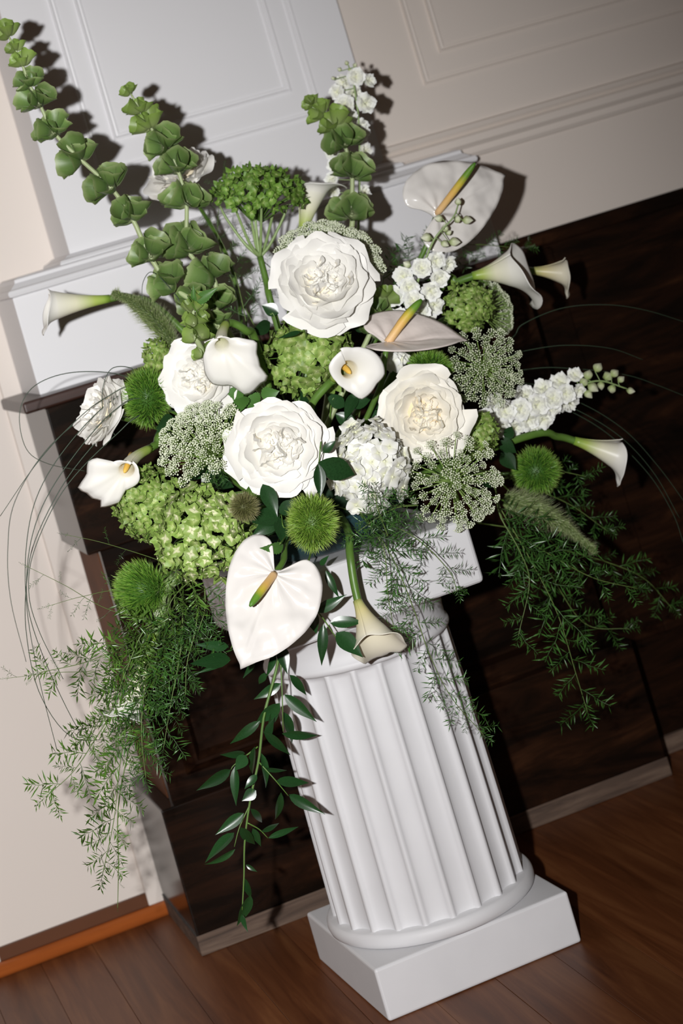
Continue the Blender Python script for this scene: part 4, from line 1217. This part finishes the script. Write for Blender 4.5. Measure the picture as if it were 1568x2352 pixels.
RL = [(1290, 540, 1165, 620, 52), (1285, 630, 1170, 735, 60), (1195, 710, 1045, 832, 56), (1210, 760, 1350, 885, 44), (1305, 590, 1455, 720, 50), (1300, 670, 1378, 838, 62), (1295, 770, 1480, 790, 44), (1125, 860, 1012, 870, 32), (1170, 830, 1130, 1000, 42), (1080, 920, 1075, 1112, 46), (1060, 935, 903, 1035, 48), (1200, 860, 1252, 1042, 46), (1205, 930, 1333, 950, 22), (1265, 990, 1425, 995, 42), (1290, 1040, 1275, 1207, 46), (1325, 1050, 1487, 1147, 52), (1120, 1135, 988, 1237, 46), (1150, 1115, 1232, 1197, 40), (1105, 1200, 1177, 1302, 52), (1160, 1205, 1200, 1292, 30), (1230, 1250, 1388, 1190, 36), (1200, 1220, 1300, 1180, 26), (1075, 1225, 940, 1357, 46), (1080, 1300, 943, 1410, 42), (1120, 1430, 1157, 1552, 34), (1150, 1510, 1090, 1662, 50), (1110, 1600, 1126, 1672, 30), (1330, 500, 1422, 602, 42), (1285, 360, 1322, 500, 52), (1260, 390, 1238, 520, 46), (1225, 790, 1250, 700, 44), (1130, 870, 1080, 940, 50), (1180, 960, 1120, 1020, 44), (1270, 640, 1235, 770, 44), (1175, 1030, 1110, 1080, 48), (1215, 490, 1190, 560, 44), (1300, 440, 1355, 470, 50), (1165, 445, 1120, 512, 26), (1130, 1372, 1180, 1410, 24)]
for i, (a, b, c, d, w) in enumerate(RL):
    g = random.Random(i)
    A, B = z5((a, b), g.uniform(-0.015, 0.01)), z5((c, d), g.uniform(-0.03, 0.02))
    leaf_part(rus, A, B, w * 0.5 * 0.00074, 'ruscus%d' % (i % 3), iv(g.uniform(-0.5, 0.6), g.uniform(-0.2, 0.6), 1))

def leafy(label, stem, leaves, Y, key='ruscus', end=None, name='leafy_sprig', cat='foliage', sr=0.0012, group=None):
    """a sprig: stem [(px, py)], leaves [(px, py, px, py, width px)]"""
    W_ = [at(x, y, Y) for x, y in stem]
    t = thing(name, label, cat, W_[0], group)
    MB().tube(smooth_path([hub(0.03) if end is None else end] + W_, 18), sr * 1.3, sr * 0.6, 6).build('stem', STEM, t)
    for i, (a, b, c, d, w) in enumerate(leaves):
        g = random.Random(int(a * 7 + b))
        leaf_part(t, at(a, b, Y), at(c, d, Y + g.uniform(-0.03, 0.01)), w * 0.00062, key if key[-1] in '0123456789d' else key + str(i % 3), iv(g.uniform(-0.3, 0.4), g.uniform(-0.1, 0.5), 1), wref=0.33 if key.startswith('dark') or key == 'serrated' else 0.24)
    return t
leafy('ruscus sprig with six leaves beside the cream hanging calla', [(700, 1330), (722, 1392), (745, 1425), (775, 1470)], [(725, 1405, 796, 1368, 32), (712, 1400, 727, 1458, 30), (743, 1433, 737, 1536, 36), (757, 1430, 838, 1426, 34), (772, 1453, 834, 1509, 44), (748, 1310, 776, 1376, 28), (735, 1298, 752, 1278, 16)], -0.24)
leafy('dark ruscus leaves poking out left of the front anthurium', [(560, 1420), (530, 1490)], [(525, 1485, 452, 1482, 30), (528, 1512, 438, 1525, 36), (530, 1515, 455, 1548, 14), (582, 1522, 560, 1556, 16)], -0.2, 'ruscus')
leafy('dark pointed leaf pair lying on the white hydrangea', [(738, 1020), (732, 1062)], [(730, 1062, 826, 1096, 62), (731, 1065, 736, 1145, 30), (742, 1040, 768, 1012, 26)], -0.28, 'dark')
leafy('broad dark leaves left of the yellow-green bristle ball', [(660, 1210), (645, 1182)], [(603, 1112, 638, 1184, 44), (642, 1182, 572, 1197, 44), (642, 1185, 584, 1232, 50), (640, 1178, 690, 1150, 40), (645, 1190, 650, 1250, 44), (640, 1180, 600, 1250, 40)], -0.235, 'dark')
leafy('small serrated leaf above the front anthurium', [(650, 1240), (640, 1253)], [(650, 1256, 606, 1262, 28)], -0.275, 'serrated')
leafy('serrated leaves under the broad calla', [(575, 900), (560, 905)], [(560, 905, 520, 900, 42), (570, 910, 600, 935, 46), (560, 910, 545, 945, 40), (600, 910, 640, 900, 40)], -0.13, 'serrated')
leafy('pale veined leaf pair above the short bells of Ireland tip', [(455, 720), (447, 692)], [(448, 695, 498, 662, 28), (446, 695, 443, 655, 14)], -0.145, 'serrated')
leafy('dark leaves deep in the middle, around the stem of the small open calla', [(760, 930), (790, 920)], [(790, 935, 750, 905, 40), (800, 930, 860, 905, 44), (770, 950, 830, 985, 46), (850, 940, 885, 990, 44), (720, 960, 690, 900, 40), (860, 940, 890, 895, 40), (820, 900, 790, 960, 36), (880, 960, 925, 1000, 40)], -0.06, 'dark')
leafy('dark leaves between the left bristle ball and the central rose', [(530, 1050), (480, 1060)], [(480, 1060, 430, 1105, 46), (500, 1080, 460, 1120, 44), (540, 1060, 560, 1120, 44), (520, 950, 560, 990, 44), (400, 960, 360, 985, 40), (390, 985, 350, 1000, 34), (560, 1000, 530, 950, 40), (470, 1090, 540, 1120, 44)], -0.08, 'dark')
leafy('dark leaves right of the cream-centred rose and lace flower', [(1080, 1040), (1130, 1030)], [(1140, 1010, 1190, 1040, 44), (1150, 1040, 1185, 1080, 42), (1160, 1010, 1180, 975, 36), (1100, 1100, 1160, 1110, 40), (930, 1050, 960, 1090, 44), (940, 1080, 920, 1120, 40)], -0.05, 'dark')
leafy('dark leaves in the shade under the top white rose', [(640, 760), (620, 720)], [(620, 740, 580, 770, 40), (640, 720, 600, 700, 36), (850, 740, 880, 700, 40), (840, 760, 810, 735, 36), (640, 900, 600, 930, 44), (560, 780, 600, 830, 40), (540, 800, 560, 860, 40)], -0.03, 'dark')
leafy('thin curled dark leaf over the mid green hydrangea', [(700, 760), (690, 762)], [(690, 762, 642, 775, 15)], -0.17, 'ruscus', end=at(705, 790, -0.10))

# ---- fern sprays
VL = [(430, 1290, -0.08)]
VR = [(1085, 1080, -0.06)]
FL = [('long feathery fern spray hanging straight down at the lower left', [(400, 1390, -0.12), (345, 1500, -0.14), (300, 1620, -0.15), (275, 1760, -0.15), (262, 1880, -0.15), (235, 2010, -0.15)], 110, 20, VL),
      ('fern spray trailing down left across the cream wall, its tip lowest', [(380, 1440, -0.10), (300, 1570, -0.11), (230, 1680, -0.12), (170, 1770, -0.12), (105, 1830, -0.12)], 105, 22, VL),
      ('fern spray at the lower left reaching towards the left edge', [(385, 1420, -0.13), (290, 1480, -0.14), (200, 1520, -0.14), (90, 1545, -0.14)], 105, 24, VL),
      ('dense fern spray in front of the dark plinth, right of the long pale calla', [(420, 1390, -0.16), (415, 1490, -0.18), (395, 1600, -0.18), (375, 1720, -0.18)], 115, 20, VL),
      ('short fern spray hanging just left of the dark ruscus leaves', [(450, 1360, -0.18), (450, 1440, -0.19), (430, 1520, -0.19), (425, 1600, -0.19)], 95, 20, VL),
      ('fern spray in the middle of the lower left bunch, over the long pale calla', [(350, 1500, -0.13), (330, 1600, -0.17), (325, 1690, -0.18), (335, 1790, -0.18)], 100, 20, VL),
      ('yellowish fern spray under the cream-streaked hydrangea', [(440, 1330, -0.22), (400, 1370, -0.24), (380, 1410, -0.24)], 90, 16, VL),
      ('fern spray beneath the long-haired bristle ball, spreading left', [(380, 1430, -0.15), (330, 1450, -0.16), (290, 1540, -0.16), (250, 1640, -0.16), (190, 1700, -0.16)], 100, 20, VL),
      ('short fern spray beside the front anthurium edge, over dark wood', [(470, 1350, -0.20), (470, 1400, -0.21), (455, 1450, -0.21)], 85, 18, VL),
      ('fern spray in front of the fluted column, longest, ending at its right edge', [(840, 1190, -0.20), (900, 1280, -0.22), (950, 1400, -0.215), (985, 1500, -0.21), (1035, 1600, -0.205), (1112, 1690, -0.2)], 88, 22, ()),
      ('fern spray hanging over the column cap beside the cream calla', [(830, 1180, -0.21), (880, 1260, -0.22), (890, 1360, -0.22), (905, 1450, -0.215)], 85, 26, ()),
      ('fern spray along the top right edge of the column cap', [(870, 1190, -0.20), (960, 1240, -0.215), (1030, 1310, -0.21), (1050, 1360, -0.205)], 80, 24, ()),
      ('fern tuft standing up over the white hydrangea', [(890, 1230, -0.26), (868, 1170, -0.28), (862, 1130, -0.285)], 75, 13, ()),
      ('fern bunch at the foot of the white hydrangea above the cap', [(960, 1160, -0.22), (900, 1170, -0.23), (830, 1215, -0.23), (800, 1240, -0.22)], 75, 16, ()),
      ('longest fern spray at the right, hanging in front of the dark wood', [(1150, 1170, -0.08), (1220, 1290, -0.08), (1280, 1410, -0.08), (1320, 1540, -0.08), (1350, 1640, -0.08)], 118, 30, VR),
      ('fern spray at the right reaching out level below the pale grass head', [(1160, 1210, -0.06), (1290, 1290, -0.06), (1370, 1330, -0.06), (1465, 1352, -0.06)], 90, 30, VR),
      ('fern spray at the right curling down beside the column cap', [(1150, 1190, -0.10), (1195, 1270, -0.11), (1215, 1340, -0.11), (1190, 1460, -0.11)], 85, 34, VR),
      ('dim fern spray at the far right, behind the others', [(1280, 1260, 0.12), (1390, 1290, 0.13), (1480, 1330, 0.13), (1545, 1400, 0.13)], 75, 26, VR),
      ('dim fern spray behind the pale bristle grass head', [(1220, 1120, 0.08), (1310, 1160, 0.09), (1395, 1220, 0.09)], 80, 26, VR),
      ('dark fern spray behind the upper right anthurium', [(880, 640, 0.10), (960, 590, 0.12), (1070, 562, 0.14), (1215, 572, 0.14)], 75, 20, ()),
      ('small fern tip beside the round bristle ball at the right', [(1260, 1080, 0.04), (1300, 1085, 0.04), (1345, 1095, 0.04)], 65, 20, ())]
for i, (lb, pts, fl_, st_, via) in enumerate(FL):
    fern(lb, pts, 100 + i, fl_, st_, stem_end=hub(0.04), via=via, lib=FRONDY if i in (0, 1, 2, 6, 7) else None)
fern('thin bare fern vine reaching left across the dark block edge', [(400, 1300, -0.12), (330, 1275, -0.13), (230, 1245, -0.14), (150, 1228, -0.14)], 131, 60, 55, sparse=True, stem_r=0.0006, start=0.45, stem_end=hub(0.04))
fern('thin fern vine at the left, the one ending beside the grass blades', [(400, 1400, -0.12), (280, 1358, -0.14), (190, 1370, -0.15), (108, 1393, -0.15)], 132, 70, 45, sparse=True, stem_r=0.0006, start=0.35, stem_end=hub(0.04))
fern('thin fern vine slanting up left to the cream wall', [(400, 1440, -0.12), (250, 1400, -0.13), (150, 1345, -0.14), (60, 1300, -0.14)], 133, 60, 50, sparse=True, stem_r=0.0006, start=0.4, stem_end=hub(0.04))
fern('bare fern tip dangling lowest at the bottom left', [(300, 1700, -0.14), (272, 1850, -0.15), (272, 1990, -0.15), (270, 2085, -0.15)], 134, 30, 60, sparse=True, start=0.5, stem_end=at(330, 1560, -0.13))
fern('thin fern vine reaching the left edge under the grass blades', [(380, 1470, -0.12), (250, 1535, -0.13), (130, 1545, -0.14), (15, 1558, -0.14)], 135, 55, 50, sparse=True, stem_r=0.0006, start=0.3, stem_end=hub(0.04))
fern('thin wispy fern behind the branched hydrangea stem, left one', [(590, 760, 0.06), (540, 660, 0.08), (500, 540, 0.10), (515, 390, 0.12)], 136, 75, 26, sparse=True, downward=-0.2, stem_end=hub(0.04))
fern('thin wispy fern right of the branched hydrangea stem', [(650, 760, 0.06), (660, 660, 0.08), (560, 560, 0.10), (540, 520, 0.11)], 137, 75, 26, sparse=True, downward=-0.2, stem_end=hub(0.04))
fern('wispy dark fern between two bells of Ireland spikes and the hydrangea stem', [(570, 770, 0.04), (555, 690, 0.05), (530, 600, 0.07), (480, 500, 0.08)], 138, 85, 22, sparse=True, downward=-0.2, stem_end=hub(0.04))
fern('fine dark fern below the white lace flower', [(520, 1010, -0.12), (500, 1060, -0.14), (490, 1110, -0.15)], 139, 70, 14, downward=0.8, stem_end=hub(0.04))
fern('fern shadowed behind the dark right side bunch', [(1160, 1210, 0.05), (1250, 1300, 0.07), (1340, 1430, 0.08), (1445, 1445, 0.06)], 140, 80, 30, stem_end=hub(0.04))

# ---- arching grass blades
GB = [('grass blade looping at the left edge and curling back under the side-on rose', [(330, 880), (250, 856), (150, 858), (75, 890), (45, 950), (60, 1030), (110, 1065), (202, 1083)], 0.02),
      ('grass blade sweeping to the left edge, topmost of the arching bunch', [(330, 885), (240, 915), (160, 980), (80, 1070), (0, 1186)], -0.06),
      ('grass blade arching left and down, second of the bunch', [(330, 900), (250, 925), (150, 1030), (85, 1140), (60, 1260), (62, 1400), (90, 1560), (130, 1720)], -0.05),
      ('grass blade crossing the long tail blades, ending near the pale calla', [(340, 915), (260, 945), (160, 1060), (90, 1180), (62, 1310), (75, 1440), (160, 1640), (262, 1802)], -0.08),
      ('dark grass blade falling almost straight at the left', [(340, 930), (270, 965), (160, 1090), (85, 1230), (62, 1330), (60, 1450), (90, 1590), (160, 1690), (245, 1700)], -0.04),
      ('lowest of the arching blades at the left', [(340, 950), (265, 1000), (150, 1120), (80, 1260), (66, 1360), (90, 1450), (145, 1560)], -0.07),
      ('pale far grass blade nearest the left edge', [(330, 895), (220, 940), (110, 1030), (35, 1150), (18, 1260), (25, 1380), (60, 1520)], 0.06),
      ('short grass blade hooked above the bristle grass head', [(430, 715), (405, 680), (370, 640), (345, 625), (328, 650), (326, 690)], -0.03),
      ('small looping grass blade over the side-on rose', [(330, 870), (300, 845), (255, 848), (235, 900), (240, 970), (265, 1000)], -0.05),
      ('thin grass blade arching high over the dark wood at the right', [(1150, 790), (1200, 745), (1290, 708), (1390, 700), (1480, 712), (1580, 742)], 0.03),
      ('short grass blade above the right delphinium', [(1160, 820), (1215, 804), (1300, 793), (1400, 800), (1476, 826)], 0.02),
      ('grass blade leaving the right delphinium tip for the right edge', [(1200, 850), (1330, 848), (1440, 862), (1510, 885), (1585, 915)], 0.04),
      ('uppermost of three grass blades bending down at the right edge', [(1180, 880), (1320, 920), (1430, 985), (1510, 1070), (1580, 1165)], 0.02),
      ('middle of three grass blades bending down at the right edge', [(1180, 890), (1310, 935), (1420, 1000), (1500, 1085), (1560, 1190)], 0.0),
      ('lowest of three grass blades bending down at the right edge', [(1180, 895), (1300, 940), (1400, 1000), (1490, 1090), (1545, 1180), (1570, 1250)], 0.04)]
for i, (lb, pts, Y) in enumerate(GB):
    P_ = [at(x, y, Y) for x, y in pts]
    g_ = thing('bear_grass', lb, 'grass', P_[0])
    first = hub(0.05)
    MB().tube(smooth_path([first, (first + P_[0]) / 2 + np.array([0, 0.01, 0.05])] + P_, 60), 0.0009, 0.00045, 5).build('blade', BLADE, g_)
